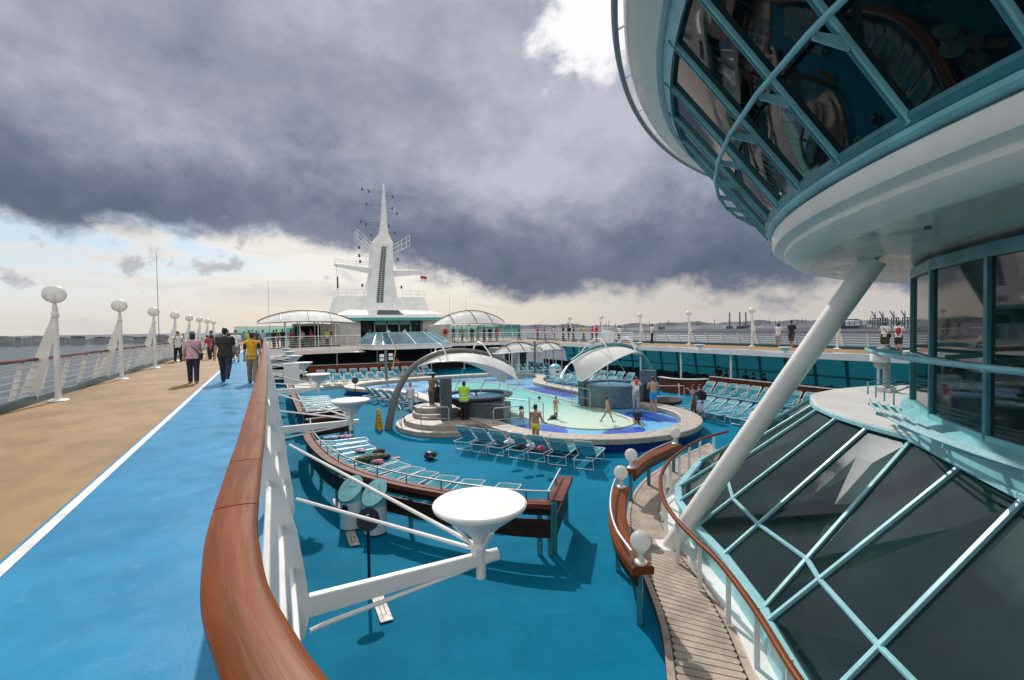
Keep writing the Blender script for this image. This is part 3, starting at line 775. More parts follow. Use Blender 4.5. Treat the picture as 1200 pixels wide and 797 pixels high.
# small camera mast on the cap
cm = thing('dome_camera', 'small white dome camera on a stubby grey post on the round white roof', 'camera', (13.4, 6.1, -0.1))
MB().box((0, 0, 0.06), (0.30, 0.30, 0.12)).build('base', cream_wall, cm, bevel=0.01)
MB().tube([(0, 0, 0.12), (0, 0, 1.15)], 0.075, 12).build('post', grey, cm)
MB().box((-0.15, 0, 1.05), (0.36, 0.12, 0.10)).build('arm', white, cm, bevel=0.01)
MB().lathe([(0, 0.98), (0.16, 0.98), (0.20, 0.90), (0.20, 0.76), (0.14, 0.74), (0, 0.74)], (-0.30, 0, 0), 20).build('housing', white, cm)
MB().lathe([(0.13, 0.74), (0.12, 0.64), (0.06, 0.58), (0, 0.57)], (-0.30, 0, 0), 20).build('dome', grey, cm)
tr_ = thing('cable_tray', 'grey bracket lying on the round white roof beside the dome camera', 'bracket', (14.2, 5.9, -0.1))
mb = MB(); mb.beam((0, 0, 0.06), (0.7, -0.2, 0.06), 0.05, 0.05); mb.beam((0.05, 0.15, 0.06), (0.75, -0.05, 0.06), 0.05, 0.05)
for k in range(4): mb.beam((0.1+k*0.17, -0.05-k*.05, 0.10), (0.15+k*0.17, 0.13-k*.05, 0.10), 0.04, 0.03)
mb.build('frame', grey, tr_, smooth=False)

# ------------------------------------------------------------------ slanting strut
SB, ST = G(786, 640, -2.88), G(1021, 309, 2.50)
st = thing('support_strut', 'thick white slanting tube holding up the round overhanging lounge', 'strut', SB)
mb = MB(); mb.tube([SB-(ST-SB).normalized()*0.05, ST+(ST-SB)*0.012], 0.172, 40); mb.build('tube', dome_white, st, SB)
MB().box((0, 0, 0.02), (0.52, 0.50, 0.02), rz=-0.5).build('foot_plate', white, st, None, bevel=0.01)
# ------------------------------------------------------------------ wooden walkway in front of the glass roof
WO = smooth_path([(3.2, 2.6), (4.05, 3.95), (5.07, 5.15), (5.85, 6.35), (6.62, 7.65), (7.68, 8.90), (8.89, 9.95), (10.37, 10.84), (12.6, 11.75), (14.8, 12.5)], 8)
WI = smooth_path([(4.35, 2.0), (4.75, 2.85), (5.40, 3.87), (6.0, 4.65), (6.61, 5.62), (7.17, 6.70), (8.0, 8.05), (9.3, 9.2), (11.3, 10.25), (13.5, 10.75)], 8)
zw = -2.86
mb = MB(); poly = [(p.x, p.y) for p in WO]+[(p.x, p.y) for p in WI[::-1]]
mb.prism(poly, -3.01, zw-0.012)
struct(mb.build('walkway_base', plank_gap, smooth=False))
mb = MB(); Lp = resample(WO, 0.02); Li = resample(WI, 0.02)
NP = 104
def along(path, s): 
    k = s*(len(path)-1); i = min(int(k), len(path)-2); return path[i].lerp(path[i+1], k-i)
for k in range(NP):
    s0, s1 = k/NP+0.0006, (k+1)/NP-0.0006
    o0, o1, i0, i1 = along(Lp, s0), along(Lp, s1), along(Li, s0), along(Li, s1)
    c = 0.15+0.05*(k % 2)*0; e = 0.06*(1 if k % 2 else 0)
    om, im = (o0+o1)/2, (i0+i1)/2
    P = [o0.lerp(i0, 0.13), om.lerp(im, 0.10), o1.lerp(i1, 0.13), i1.lerp(o1, 0.13), im.lerp(om, 0.10), i0.lerp(o0, 0.13)]
    for q in P: q.z = zw-0.004
    mb.slab(P, (0, 0, 0.01))
# border planks, with the caulk line between
for (A, B, f0, f1) in ((Lp, Li, 0.0, 0.092), (Li, Lp, 0.0, 0.092)):
    n = 16
    for k in range(n):
        pa, pb = [], []
        for j in range(9):
            s = (k+j/8*0.985)/n
            a, b = along(A, s), along(B, s)
            pa.append(a.lerp(b, f0)); pb.append(a.lerp(b, f1))
        for a, b in zip(pa, pb): a.z = zw+0.006; b.z = zw+0.006
        mb.strip(pa, pb)
struct(mb.build('wooden_walkway', plank_m, smooth=False))
# white kerb between walkway and glass roof
kin = [V(p.x, p.y, 0) for p in WI]; kout = [V(p.x+0.42, p.y-0.42, 0) for p in WI]
mb = MB(); mb.prism([(p.x, p.y) for p in kin]+[(p.x, p.y) for p in kout[::-1]], -3.01, -2.80)
struct(mb.build('walkway_kerb', white, smooth=False))
# teak railing along it
TRP = smooth_path([(13.74, 10.85), (12.05, 10.52), (9.88, 9.52), (8.55, 8.62), (7.74, 7.85), (7.15, 7.15), (6.68, 6.38), (6.33, 5.62), (6.02, 4.90), (5.42, 3.90), (4.73, 2.92), (4.2, 2.0)], 8)
for p in TRP: p.z = -2.0
tw = thing('walkway_railing', 'curved teak handrail on white posts between the walkway and the glass roof', 'railing', (6.3, 5.6, -2.85))
org = (6.3, 5.6, -2.85)
tp = [(0.045*cos(R(a)), 0.038*sin(R(a))) for a in range(0, 360, 30)][::-1]
cutn = 68
MB().sweep(TRP[:cutn], tp).build('handrail', teak, tw, org); MB().sweep(TRP[cutn-1:], tp).build('handrail', teak, tw, org)
rs = resample(TRP, 0.95)
for q in rs[1:]:
    MB().box((q.x+0.04, q.y-0.03, -2.42), (0.025, 0.07, 0.82), rz=0.9).build('post', white2, tw, org, smooth=False)
# ------------------------------------------------------------------ teak benches with globe lamps beside the walkway
def curved_bench(path, label, d0=0.0):
    """red wood slab seat on steel legs with a steel hand rail behind"""
    q = smooth_path(path, 8); 
    for p in q: p.z = -2.16
    g = thing('curved_bench', label, 'bench', (q[0].x, q[0].y, -3)); org = (q[0].x, q[0].y, -3)
    MB().sweep(q, [(-0.17, 0.0), (-0.17, 0.10), (-0.14, 0.13), (0.14, 0.13), (0.17, 0.10), (0.17, 0.0)]).build('seat_slab', teak, g, org)
    MB().sweep(q, [(0.08, -0.16), (0.08, 0.0), (0.13, 0.0), (0.13, -0.16)]).build('apron', wood_dark, g, org)
    L = len(q)
    hr = [V(p.x, p.y, -1.84) for p in q[2:-2]]
    off = []
    for i, p in enumerate(hr):
        t_ = (hr[min(i+1, len(hr)-1)]-hr[max(i-1, 0)]).normalized(); off.append(p+V(t_.y, -t_.x, 0)*0.13)
    MB().tube([V(off[0].x, off[0].y, -2.05)]+off+[V(off[-1].x, off[-1].y, -2.05)], 0.022, 8).build('hand_rail', steel, g, org)
    for f in (0.06, 0.5, 0.94):
        p = q[int(f*(L-1))]
        MB().box((p.x, p.y, -2.58), (0.06, 0.09, 0.84), rz=0.6).build('leg', teal_dark, g, org, smooth=False)
    return g
b1 = [(7.15, 8.45), (6.45, 7.75), (5.80, 6.98), (5.30, 6.20), (4.98, 5.42)]
b2 = [(8.12, 9.30), (8.95, 9.80), (9.95, 10.22), (11.15, 10.62)]
curved_bench(b1, 'glossy curved wooden bench with a steel rail left of the wooden walkway')
curved_bench(b2, 'reddish curved bench with globe lamps at both ends by the pool end of the walkway')
curved_bench([(15.3, 11.2), (16.6, 10.9), (17.7, 10.3)], 'short wooden bench half hidden behind the slanting strut and glass roof')
def globe_lamp(p, label, r=0.155):
    g = thing('globe_lamp', label, 'lamp', p, 0, 'white globe lamps on the benches')
    MB().lathe([(0, 0), (0.10, 0), (0.10, 0.03), (0.06, 0.05), (0.045, 0.06), (0.045, 0.17), (0.07, 0.19), (0.07, 0.21), (0, 0.21)], n=20).build('stand', white, g)
    MB().ell((0, 0, 0.20+r*0.93), (r, r, r), 28, 18).build('globe', globe_m, g)
    return g
globe_lamp((7.02, 8.34, -2.03), 'white globe lamp on the far end of the glossy curved bench')
globe_lamp((5.02, 5.52, -2.03), 'largest white globe lamp at the near end of the glossy curved bench beside the strut')
globe_lamp((8.22, 9.36, -2.03), 'white globe lamp on the near end of the reddish bench')
globe_lamp((11.05, 10.6, -2.03), 'white globe lamp at the pool end of the reddish bench', 0.16)
globe_lamp((15.5, 11.15, -2.03), 'white globe lamp partly behind the slanting strut', 0.16)

# ------------------------------------------------------------------ long curved wooden screen on the left of the pool deck
def screen(path, label, top=-1.92, low=(0.18, 0.98), wall=None, rail=True, side=-1, full=False):
    q = smooth_path(path, 6)
    g = thing('wooden_screen', label, 'screen', (q[0].x, q[0].y, -3)); org = (q[0].x, q[0].y, -3)
    for p in q: p.z = top
    MB().sweep(q, [(-0.15, -0.03), (-0.15, 0.0), (0.15, 0.0), (0.15, -0.03)]).build('top_board', teak2, g, org, smooth=False)
    MB().sweep(q, [(0.152, -0.09), (0.152, 0.012), (0.172, 0.012), (0.172, -0.09)]).build('edge_strip', teak2, g, org, smooth=False)
    MB().sweep(q, [(0.02, -0.26), (0.02, -0.035), (0.05, -0.035), (0.05, -0.26)]).build('upper_board', wood_dark, g, org, smooth=False)
    MB().sweep(q, [(0.02, -0.72), (0.02, -0.34), (0.05, -0.34), (0.05, -0.72)]).build('lower_board', wood_dark, g, org, smooth=False)
    if rail:
        hr = []
        for i, p in enumerate(q):
            t_ = (q[min(i+1, len(q)-1)]-q[max(i-1, 0)]).normalized(); hr.append(p+V(t_.y, -t_.x, 0)*0.12*side+V(0, 0, 0.17))
        MB().tube(hr, 0.020, 8).build('hand_rail', steel, g, org)
        for p in resample(hr, 1.0): MB().tube([p, p-V(0, 0, 0.17)], 0.012, 6).build('rail_post', black, g, org)
    for p in resample(q, 1.55): MB().box((p.x, p.y, (top-3.03)/2), (0.05, 0.10, top+3-0.03), rz=0.5).build('leg', teal_dark, g, org, smooth=False)
    e = q[-1]; MB().box((e.x, e.y, (top-3.03)/2), (0.06, 0.10, top+3-0.03), rz=0.5).build('leg', teal_dark, g, org, smooth=False)
    return g
SC = [(1.35, 19.6), (1.25, 17.9), (1.28, 16.1), (1.50, 14.05), (1.85, 12.65), (2.30, 11.55), (2.90, 10.50), (3.66, 9.44), (4.38, 8.62), (5.02, 8.12)]
screen(SC, 'long curved dark wooden screen with red top and steel rail behind towel draped loungers', side=-1)
screen([(5.14, 8.16), (5.66, 8.74), (6.22, 9.36)], 'short angled end piece of the long curved wooden screen', side=-1)
screen([(1.40, 22.3), (2.2, 22.4), (3.05, 22.5)], 'farther low wooden partition between lounger groups on the port side', rail=True)
screen([(1.52, 20.5), (2.3, 20.7), (3.2, 20.9)], 'nearer low wooden partition between lounger groups on the port side', rail=True)
screen([(1.55, 37), (1.45, 33), (1.38, 28), (1.38, 24), (1.40, 22.55)], 'straight wooden screen along the port edge behind the farther loungers', rail=True)
# ------------------------------------------------------------------ swimming pool
def half(ri, ry):            # right half of the outline, from the near centre to the far centre
    out = [V(XC+ri*sin(R(a)), 18.0-ry*cos(R(a)), 0) for a in range(0, 91, 6)]
    return out
def outline(d):
    r = 4.12+d
    h = half(r, r) + smooth_path([(XC+r, 18.8), (XC+r+0.1, 24), (XC+r+0.25, 29.5), (XC+r+0.9+0.2*d, 31.8+0.2*d), (XC+6.9+d, 34.4-0.1*d), (XC+7.3+d, 36.4), (XC+5.6+d, 38.0+d), (XC+2.5, 38.6+d), (XC, 38.7+d)], 5)
    return h + [V(2*XC-p.x, p.y, 0) for p in h[-2:0:-1]]
def zz(P, z): return [V(p.x, p.y, z) for p in P]
ZC, ZW = -2.47, -2.63
pool = thing('swimming_pool', 'big swimming pool with stone coping, deep blue side walls and a blue patterned ledge', 'pool', (XC, 25, -3))
org = (XC, 25, -3)
oi, oo, ow = outline(0), outline(0.86), outline(0.74)
mb = MB(); mb.strip(zz(ow, -3.01), zz(ow, ZC-0.22), closed=True); mb.build('side_wall', tile_blue, pool, org)
mb = MB()
mb.strip(zz(oo, ZC-0.015), zz(outline(0.83), ZC), closed=True); mb.strip(zz(outline(0.83), ZC), zz(outline(0.03), ZC), closed=True)
mb.strip(zz(outline(0.03), ZC), zz(oi, ZC-0.02), closed=True); mb.strip(zz(oi, ZC-0.02), zz(oi, -2.9), closed=True)
mb.strip(zz(ow, ZC-0.22), zz(oo, ZC-0.20), closed=True); mb.strip(zz(oo, ZC-0.20), zz(oo, ZC-0.015), closed=True)
mb.build('coping', stone, pool, org)
# raised rim stones: joints of the coping
mb = MB()
for k in range(0, len(oi), 1):
    a, b = oi[k], oo[k]
    t_ = (b-a).normalized(); n_ = V(-t_.y, t_.x, 0)*0.006
    mb.add([V(*(a.lerp(b, 0.06)-n_)[:2], ZC+0.004), V(*(a.lerp(b, 0.97)-n_)[:2], ZC+0.004), V(*(a.lerp(b, 0.97)+n_)[:2], ZC+0.004), V(*(a.lerp(b, 0.06)+n_)[:2], ZC+0.004)], [(0, 1, 2, 3)])
mb.build('coping_joint', grey, pool, org, smooth=False)
ZL = -2.74
mb = MB(); mb.sheet([(p.x, p.y) for p in outline(0.01)], ZL); mb.build('ledge', ledge_m, pool, org, smooth=False)
inner = [V(XC+1.75*sin(R(a)), 17.9-1.9*cos(R(a)), 0) for a in range(0, 71, 10)]+[V(XC+1.98, 19, 0), V(XC+2.2, 22, 0), V(XC+2.45, 27, 0), V(XC+2.6, 33, 0), V(XC+2.4, 34.6, 0), V(XC+1.2, 35.4, 0), V(XC, 35.6, 0)]
inner = inner+[V(2*XC-p.x, p.y, 0) for p in inner[-2:0:-1]]
def grow(P, d):
    c = V(XC, 26, 0); out = []
    n = len(P)
    for i, p in enumerate(P):
        t_ = (P[(i+1) % n]-P[i-1]).normalized(); out.append(p+V(t_.y, -t_.x, 0)*d)
    return out
mb = MB(); gb = grow(inner, 0.27)
mb.strip(zz(inner, ZL+0.055), zz(gb, ZL+0.055), closed=True); mb.strip(zz(gb, ZL+0.055), zz(gb, ZL+0.0), closed=True)
mb.build('basin_edge', cream_tile, pool, org)
fm = bpy.data.materials.new('basin_floor'); fm.use_nodes = True
t = NT(fm.node_tree); b = fm.node_tree.nodes['Principled BSDF']; tc = t.node('ShaderNodeTexCoord')
spx = t.node('ShaderNodeSeparateXYZ'); t.l.new(tc.outputs['Object'], spx.inputs[0])
n = t.noise(tc.outputs['Object'], 3.5, 3, 0.5, 1.5)
gy = t.math('ADD', spx.outputs[1], t.math('MULTIPLY', t.math('SUBTRACT', n, 0.5), 2.0))
t.put(b.inputs['Base Color'], t.mix(t.mapr(gy, -8.0, 0.5), (0.76, 0.86, 0.70), (0.14, 0.62, 0.58)))
mb = MB(); mb.sheet([(p.x, p.y) for p in inner], ZL+0.025); mb.build('basin_floor', fm, pool, org, smooth=False)
# royal blue leaf shapes on the ledge
def leaf(pts, name='blue_pattern'):
    mb = MB(); q = smooth_path(pts, 6, closed=True); mb.sheet([(p.x, p.y) for p in q], ZL+0.006); mb.build(name, ledge_dark, pool, org, smooth=False)
for s in (1, -1):
    def mx_(P): return [(XC+s*(x-XC), y) for x, y in P]
    leaf(mx_([(15.15, 17.4), (15.75, 18.4), (16.75, 18.5), (17.0, 17.1), (16.6, 15.75), (15.8, 15.9), (15.2, 16.7)]))
    leaf(mx_([(15.75, 33.2), (17.2, 32.2), (17.6, 31.2), (16.6, 31.6)]))
    leaf(mx_([(15.75, 29.2), (17.35, 29.6), (17.3, 24.8), (16.6, 24.4), (16.2, 26.2)]))
    leaf(mx_([(15.5, 22.8), (16.9, 22.0), (16.4, 20.6), (15.45, 21.3)]))
    leaf(mx_([(16.2, 35.0), (19.5, 35.6), (18.6, 36.6), (16.5, 36.4)]))
leaf([(11.9, 15.2), (12.6, 15.75), (13.5, 15.75), (14.25, 15.5), (13.6, 14.75), (12.5, 14.65)])
leaf([(10.9, 37.0), (13.2, 36.4), (15.5, 37.0), (13.2, 37.7)])
# water
wm = bpy.data.materials.new('pool_water'); wm.use_nodes = True
t = NT(wm.node_tree); wm.node_tree.nodes.remove(wm.node_tree.nodes['Principled BSDF']); out = wm.node_tree.nodes['Material Output']
tc = t.node('ShaderNodeTexCoord'); bn = t.node('ShaderNodeBump'); bn.inputs['Strength'].default_value = 0.5; bn.inputs['Distance'].default_value = 0.04
t.put(bn.inputs['Height'], t.noise(tc.outputs['Object'], 3.2, 4, 0.6, 1.2))
tr = t.node('ShaderNodeBsdfTransparent'); tr.inputs[0].default_value = (0.93, 0.99, 1.0, 1)
gl = t.node('ShaderNodeBsdfGlossy'); gl.inputs['Roughness'].default_value = 0.06; t.l.new(bn.outputs[0], gl.inputs['Normal'])
fr = t.node('ShaderNodeFresnel'); fr.inputs['IOR'].default_value = 1.16; t.l.new(bn.outputs[0], fr.inputs['Normal'])
mx = t.node('ShaderNodeMixShader'); t.l.new(fr.outputs[0], mx.inputs[0]); t.l.new(tr.outputs[0], mx.inputs[1]); t.l.new(gl.outputs[0], mx.inputs[2]); t.l.new(mx.outputs[0], out.inputs[0])
mb = MB(); mb.sheet([(p.x, p.y) for p in outline(0.01)], ZW)
wo = mb.build('pool_water', wm, None, (XC, 25, -3), smooth=False); wo['kind'] = 'structure'
# steel grab rails at the pool
def grab(label, pts, r=0.022):
    c = Vector(pts[0]); g = thing('grab_rail', label, 'railing', (c.x, c.y, pts[0][2]))
    q = [Vector(p) for p in pts]
    MB().tube(q, r, 8).build('tube', steel, g, tuple(g.location)); return g
def hrail(label, a, b, z, h, mids=1):
    a, b = V(*a, z), V(*b, z); g = thing('grab_rail', label, 'railing', tuple(a)); org = tuple(a); up = V(0, 0, h)
    pts = [a]+[a+up*0.92]+[a.lerp(b, 0.04)+up]+[a.lerp(b, 0.96)+up]+[b+up*0.92]+[b]
    MB().tube(pts, 0.022, 8).build('tube', steel, g, org)
    MB().tube([a+up*0.5, b+up*0.5], 0.016, 8).build('middle_tube', steel, g, org)
    return g
hrail('steel grab rail standing in the shallow water near the swimmers', (10.95, 18.2), (11.25, 20.0), -2.7, 0.95)
hrail('steel handrail on the pool edge beside the man in yellow trunks', (9.9, 17.6), (9.35, 18.9), ZC, 0.95)
hrail('steel handrail on the far blue ledge of the pool', (16.9, 25.6), (17.25, 28.2), -2.74, 1.0)

# ------------------------------------------------------------------ the two islands: steps, tiled tower, raised whirlpool, canopy
def disc(cx, cy, r, n=40, a0=0, a1=360, sx=1, sy=1): return [(cx+r*sx*cos(R(a0+(a1-a0)*k/n)), cy+r*sy*sin(R(a0+(a1-a0)*k/n))) for k in range(n+(0 if a1-a0 == 360 else 1))]
def island(s, lab, port):
    X = lambda x: XC+s*(XC-x) if s > 0 else x
    cx = X(7.75)
    g = thing('whirlpool_island', lab, 'whirlpool', (cx, 21.4, -3)); org = (cx, 21.4, -3)
    MB().prism(disc(cx, 21.5, 2.5, 56, sy=1.08), -3.01, -2.80).build('step', stone, g, org, bevel=0.02, smooth=False)
    MB().prism(disc(cx+0.05*-s, 21.55, 2.15, 56, sy=1.08), -2.80, -2.58).build('step', stone, g, org, bevel=0.02, smooth=False)
    MB().prism(disc(X(7.3), 22.1, 1.15, 40), -2.58, -2.36).build('step', stone, g, org, bevel=0.02, smooth=False)
    MB().prism(disc(X(7.15), 22.3, 0.85, 40), -2.36, -2.12).build('step', stone, g, org, bevel=0.02, smooth=False)
    return g, X, org
g, X, org = island(-1, 'round stepped stone island with a tiled tower and whirlpool tub left of the pool', True)
# port: granite tower, low granite block and flared tub
MB().box((7.30, 20.75, -1.63), (0.50, 0.62, 1.94), rz=-0.25).build('tower', granite, g, org, smooth=False, bevel=0.02)
mb = MB(); mb.prism([(7.95, 20.62), (9.25, 18.75), (10.0, 19.5), (8.9, 21.3)], -2.58, -1.80); mb.build('plinth', granite, g, org, smooth=False, bevel=0.02)
def tub(cx, cy, g, org, m, r0, r1, z0, z1, sq=1.0):
    mb = MB(); mb.lathe([(r0, z0), (r0+0.06, z0+0.06), (r1, z1-0.10), (r1+0.05, z1-0.03), (r1+0.05, z1), (r1-0.30, z1), (r1-0.33, z1-0.03), (r1-0.36, z1-0.35)], (cx, cy, 0), 56)
    tb_ = mb.build('tub', m, g, org)
    MB().lathe([(0, z1-0.12), (r1-0.35, z1-0.12)], (cx, cy, 0), 48).build('tub_water', ledge_m, tb_, org)
tub(9.15, 21.55, g, org, granite, 1.0, 1.75, -2.2, -1.62)
def island_rails(gx, org, X, who):
    for lab, a, b, z in (('steel handrail beside the stone steps of the %s island' % who, (5.75, 20.9), (7.1, 19.35), -2.80),):
        pass
hrail('steel handrail along the front of the left whirlpool island steps', (6.0, 20.35), (6.95, 19.4), -2.80, 1.02)
hrail('steel handrail rising by the back of the left island steps', (5.75, 22.3), (6.7, 23.2), -2.80, 1.25)
hrail('short steel handrail at the left side of the whirlpool island', (5.45, 21.6), (5.65, 22.9), -3.0, 0.95)
hrail('steel handrail at the granite plinth facing the loungers', (8.5, 18.2), (9.9, 18.1), -2.80, 1.0)
g2, X2, org2 = island(1, 'round stepped stone island with a blue grey tiled whirlpool right of the pool', False)
tub(17.05, 20.9, g2, org2, granite_blue, 1.62, 1.70, -2.75, -1.55)
MB().box((15.35, 21.3, -1.9), (0.36, 0.40, 1.5), rz=0.3).build('tower', granite_blue, g2, org2, smooth=False, bevel=0.02)
MB().box((18.7, 19.85, -1.75), (0.35, 0.8, 1.8), rz=0.4).build('tower', granite_blue, g2, org2, smooth=False, bevel=0.02)
mb = MB(); mb.prism(disc(19.0, 19.3, 1.15, 36), -2.58, -2.42); mb.build('step', wood_dark, g2, org2, smooth=False, bevel=0.02)
hrail('steel handrail beside the man in blue trunks', (17.6, 18.35), (18.9, 17.5), -2.6, 1.1)
hrail('steel handrail on the deck side of the right whirlpool island', (20.3, 19.2), (19.4, 18.3), -2.8, 1.15)
hrail('steel handrail between the pool ledge and the blue grey whirlpool', (15.0, 20.2), (15.1, 22.0), -2.7, 1.0)

def canopy(s, label, arch_m):
    """leaf shaped membrane under a leaning arch that springs from one foot"""
    X = (lambda x: 2*XC-x) if s > 0 else (lambda x: x)
    g = thing('shade_canopy', label, 'canopy', (X(4.96), 22, -3)); org = (X(4.96), 22, -3)
    arc = smooth_path([(4.94, 22, -3.0), (5.22, 22, -1.75), (5.60, 22, -0.90), (6.22, 22, -0.14), (7.25, 22, 0.38), (8.35, 22, 0.52), (9.47, 22, 0.42), (10.5, 22, 0.12), (11.3, 22, -0.28)], 8)
    n = len(arc)
    rr = [lerp(0.185, 0.055, (i/(n-1))**0.9) for i in range(n)]
    MB().tube([V(X(p.x), p.y, p.z) for p in arc], rr, 16).build('arch', arch_m, g, org)
    sp = [p for p in arc if p.x > 6.3]
    m = len(sp)
    rows = []
    NW = 13
    for i, p in enumerate(sp):
        u = i/(m-1); w = 1.60*max(0.02, math.sin(PI*(0.02+0.80*u))**0.8)*(1 if u < 0.9 else 1-0.35*((u-0.9)/0.1)**2)
        row = []
        for k in range(NW):
            v = -1+2*k/(NW-1)
            sag = (0.10+1.0*u**1.1)*abs(v)**1.6*min(1, w/0.9) + 0.05*(1-abs(v))
            row.append(V(X(p.x+0.15*abs(v)*w), p.y+v*w, p.z-0.07-sag))
        rows.append(row)
    mb = MB()
    vs = [v for r_ in rows for v in r_]; dn = [v-V(0, 0, 0.012) for v in vs]
    fs = [(i*NW+k, i*NW+k+1, (i+1)*NW+k+1, (i+1)*NW+k) for i in range(m-1) for k in range(NW-1)]
    mb.add(vs, fs); mb.add(dn, [f[::-1] for f in fs]); mb.build('membrane', membrane_m, g, org)
    for k in (0, NW-1):
        MB().tube([r_[k] for r_ in rows], 0.035, 8).build('edge_tube', white2, g, org)
    for f in (0.22, 0.60):
        i = int(f*(m-1)); row = rows[i]
        hoop = [v+V(0, 0, 0.05+0.55*(1-abs(-1+2*k/(NW-1))**2.0)) for k, v in enumerate(row)]
        MB().tube(hoop, 0.035, 8).build('hoop', white, g, org)
    # struts down to the tub
    cx, cy = X(9.15), 21.55
    for f, k, a in ((0.55, 0, 250), (0.8, 0, 300), (0.8, NW-1, 60), (0.55, NW-1, 110), (0.93, 0, 330), (0.93, NW-1, 20)):
        p = rows[int(f*(m-1))][k]; ca = cos(R(a))*(-1 if s > 0 else 1)
        MB().tube([p, V(cx+1.6*ca, cy+1.6*sin(R(a)), -1.62)], 0.017, 6).build('tie_rod', steel, g, org)
    return g
canopy(-1, 'white leaf shaped canopy on a grey leaning arch over the left whirlpool', grey_arch)
canopy(1, 'white leaf shaped canopy on a teal arch over the blue grey whirlpool at right', teal_dark)

# ------------------------------------------------------------------ sun loungers
def lounger(ang, label, group):
    """head at y = 0, feet at y = 1.9"""
    g = thing('sun_lounger', label, 'sun lounger', (0, 0, 0), 0, group)
    hw = 0.31; zs = 0.34; yh = 0.72; bl_ = 0.78
    a = R(ang); top = V(0, yh-bl_*cos(a), zs+bl_*sin(a))
    mb = MB()
    for s in (-1, 1):
        mb.tube([(s*hw, yh-0.62, zs), (s*hw, 1.86, zs)], 0.016, 6)
    mb.tube([(-hw, 1.86, zs), (-hw+0.04, 1.9, zs), (hw-0.04, 1.9, zs), (hw, 1.86, zs)], 0.016, 6)
    mb.tube([(-hw, yh-0.62, zs), (hw, yh-0.62, zs)], 0.014, 6)
    mb.build('frame', white2, g)
    bf = MB()
    bf.tube([(-hw, yh, zs), (-hw, top.y, top.z-0.02), (-hw+0.05, top.y-0.02, top.z+0.01), (hw-0.05, top.y-0.02, top.z+0.01), (hw, top.y, top.z-0.02), (hw, yh, zs)], 0.016, 6)
    for y in (0.28, 1.62):
        MB().tube([(-hw, y-0.06, zs), (-hw-0.01, y, 0.02), (-hw+0.05, y, 0.012), (hw-0.05, y, 0.012), (hw+0.01, y, 0.02), (hw, y-0.06, zs)], 0.014, 6).build('leg', white2, g)
    if ang > 20:
        for s in (-1, 1):
            MB().tube([(s*hw, yh+0.42, zs), (s*hw*1.04, yh+0.36, zs+0.18), (s*hw*1.04, yh+0.05, zs+0.22), (s*hw, yh-0.22, zs+0.26)], 0.014, 6).build('armrest', white2, g)
    mb = MB(); n = 13
    for k in range(n):
        y0 = yh+0.02+k*(1.86-yh)/n; y1 = y0+(1.86-yh)/n*0.80
        mb.box((0, (y0+y1)/2, zs+0.004-0.02*0), (2*hw-0.01, y1-y0, 0.006))
    mb.build('seat', strap_m, g, smooth=False)
    mb = MB(); n = 9; d = V(0, -cos(a), sin(a)); nn = V(0, -sin(a), -cos(a))
    for k in range(n):
        s0 = 0.03+k*(bl_-0.04)/n; s1 = s0+(bl_-0.04)/n*0.82
        P = [V(-hw, yh, zs)+d*s0, V(hw, yh, zs)+d*s0, V(hw, yh, zs)+d*s1, V(-hw, yh, zs)+d*s1]
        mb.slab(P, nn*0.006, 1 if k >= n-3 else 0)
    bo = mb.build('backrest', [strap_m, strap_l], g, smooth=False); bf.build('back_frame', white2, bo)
    return g
L_up = lounger(48, 'x', 'x'); L_flat = lounger(9, 'x', 'x'); L_mid = lounger(33, 'x', 'x')
def put(src, x, y, rz, label, group, z=-3.0, jit=0.05):
    o = dup(src, (x+random.uniform(-jit, jit), y+random.uniform(-jit, jit), z), rz+random.uniform(-0.07, 0.07), label, group)
    return o
def head_dir(dx, dy): return math.atan2(-dx, dy)      # rotation so that local +Y points along dx, dy
gr = 'loungers in a row with their backs to the camera facing the pool'
for i, px in enumerate((540, 560, 580, 602, 627, 653, 683)):
    py = 529+(px-540)*0.167
    p = G(px-2, py, -3)
    put(L_up, p.x, p.y, head_dir(0.83, 0.56), '%s turquoise lounger from the left in the row with backs to the camera' % ORD[i], gr)
gr = 'loungers with towels fanned behind the long curved screen'
for i, (x, y, a) in enumerate(((1.62, 19.05, 2), (1.50, 18.25, 5), (1.52, 17.45, 8), (1.58, 16.65, 12), (1.72, 15.85, 16), (1.88, 15.05, 20), (2.10, 14.2, 25), (2.42, 13.35, 31), (2.82, 12.5, 36), (3.3, 11.7, 41), (3.9, 10.95, 45), (4.55, 10.2, 48))):
    put(L_flat, x, y, head_dir(cos(R(a)), sin(R(a))), '%s flat lounger from the far end behind the long curved screen' % ORD[i], gr)
gr = 'flat loungers beyond the low partitions on the port side'
for i in range(10):
    put(L_flat, 1.72, 24.0+i*0.98, head_dir(1, 0), '%s flat lounger past the low partitions along the port screen' % ORD[i], gr)
gr = 'loungers facing the camera in two rows on the forward port side'
for i in range(11):
    put(L_up, 4.2+i*0.90, 44.6-i*0.10, head_dir(0.05, -1), '%s lounger from the left in the upper forward row near the dark bar' % ORD[i], gr, -2.78)
for i in range(8):
    put(L_mid, 3.5+i*0.86, 42.1-i*0.12, head_dir(0.05, -1), '%s lounger from the left in the lower forward row above the stone edge' % ORD[i], gr, -2.78)
gr = 'loungers seen from behind near the navy disc sign'
for i in range(6):
    put(L_up, 5.5+i*0.28, 31.3-i*0.82, head_dir(0.95, 0.3), '%s lounger from the left behind the navy disc sign facing the pool' % ORD[i], gr)
gr = 'loungers along the wooden wall on the starboard side'
for i in range(9):
    put(L_up, 25.75-i*0.01, 21.4-i*0.80, head_dir(-1, -0.08), '%s lounger from the left against the starboard wooden wall' % ORD[i], gr)
gr = 'loungers in the front row on the starboard side'
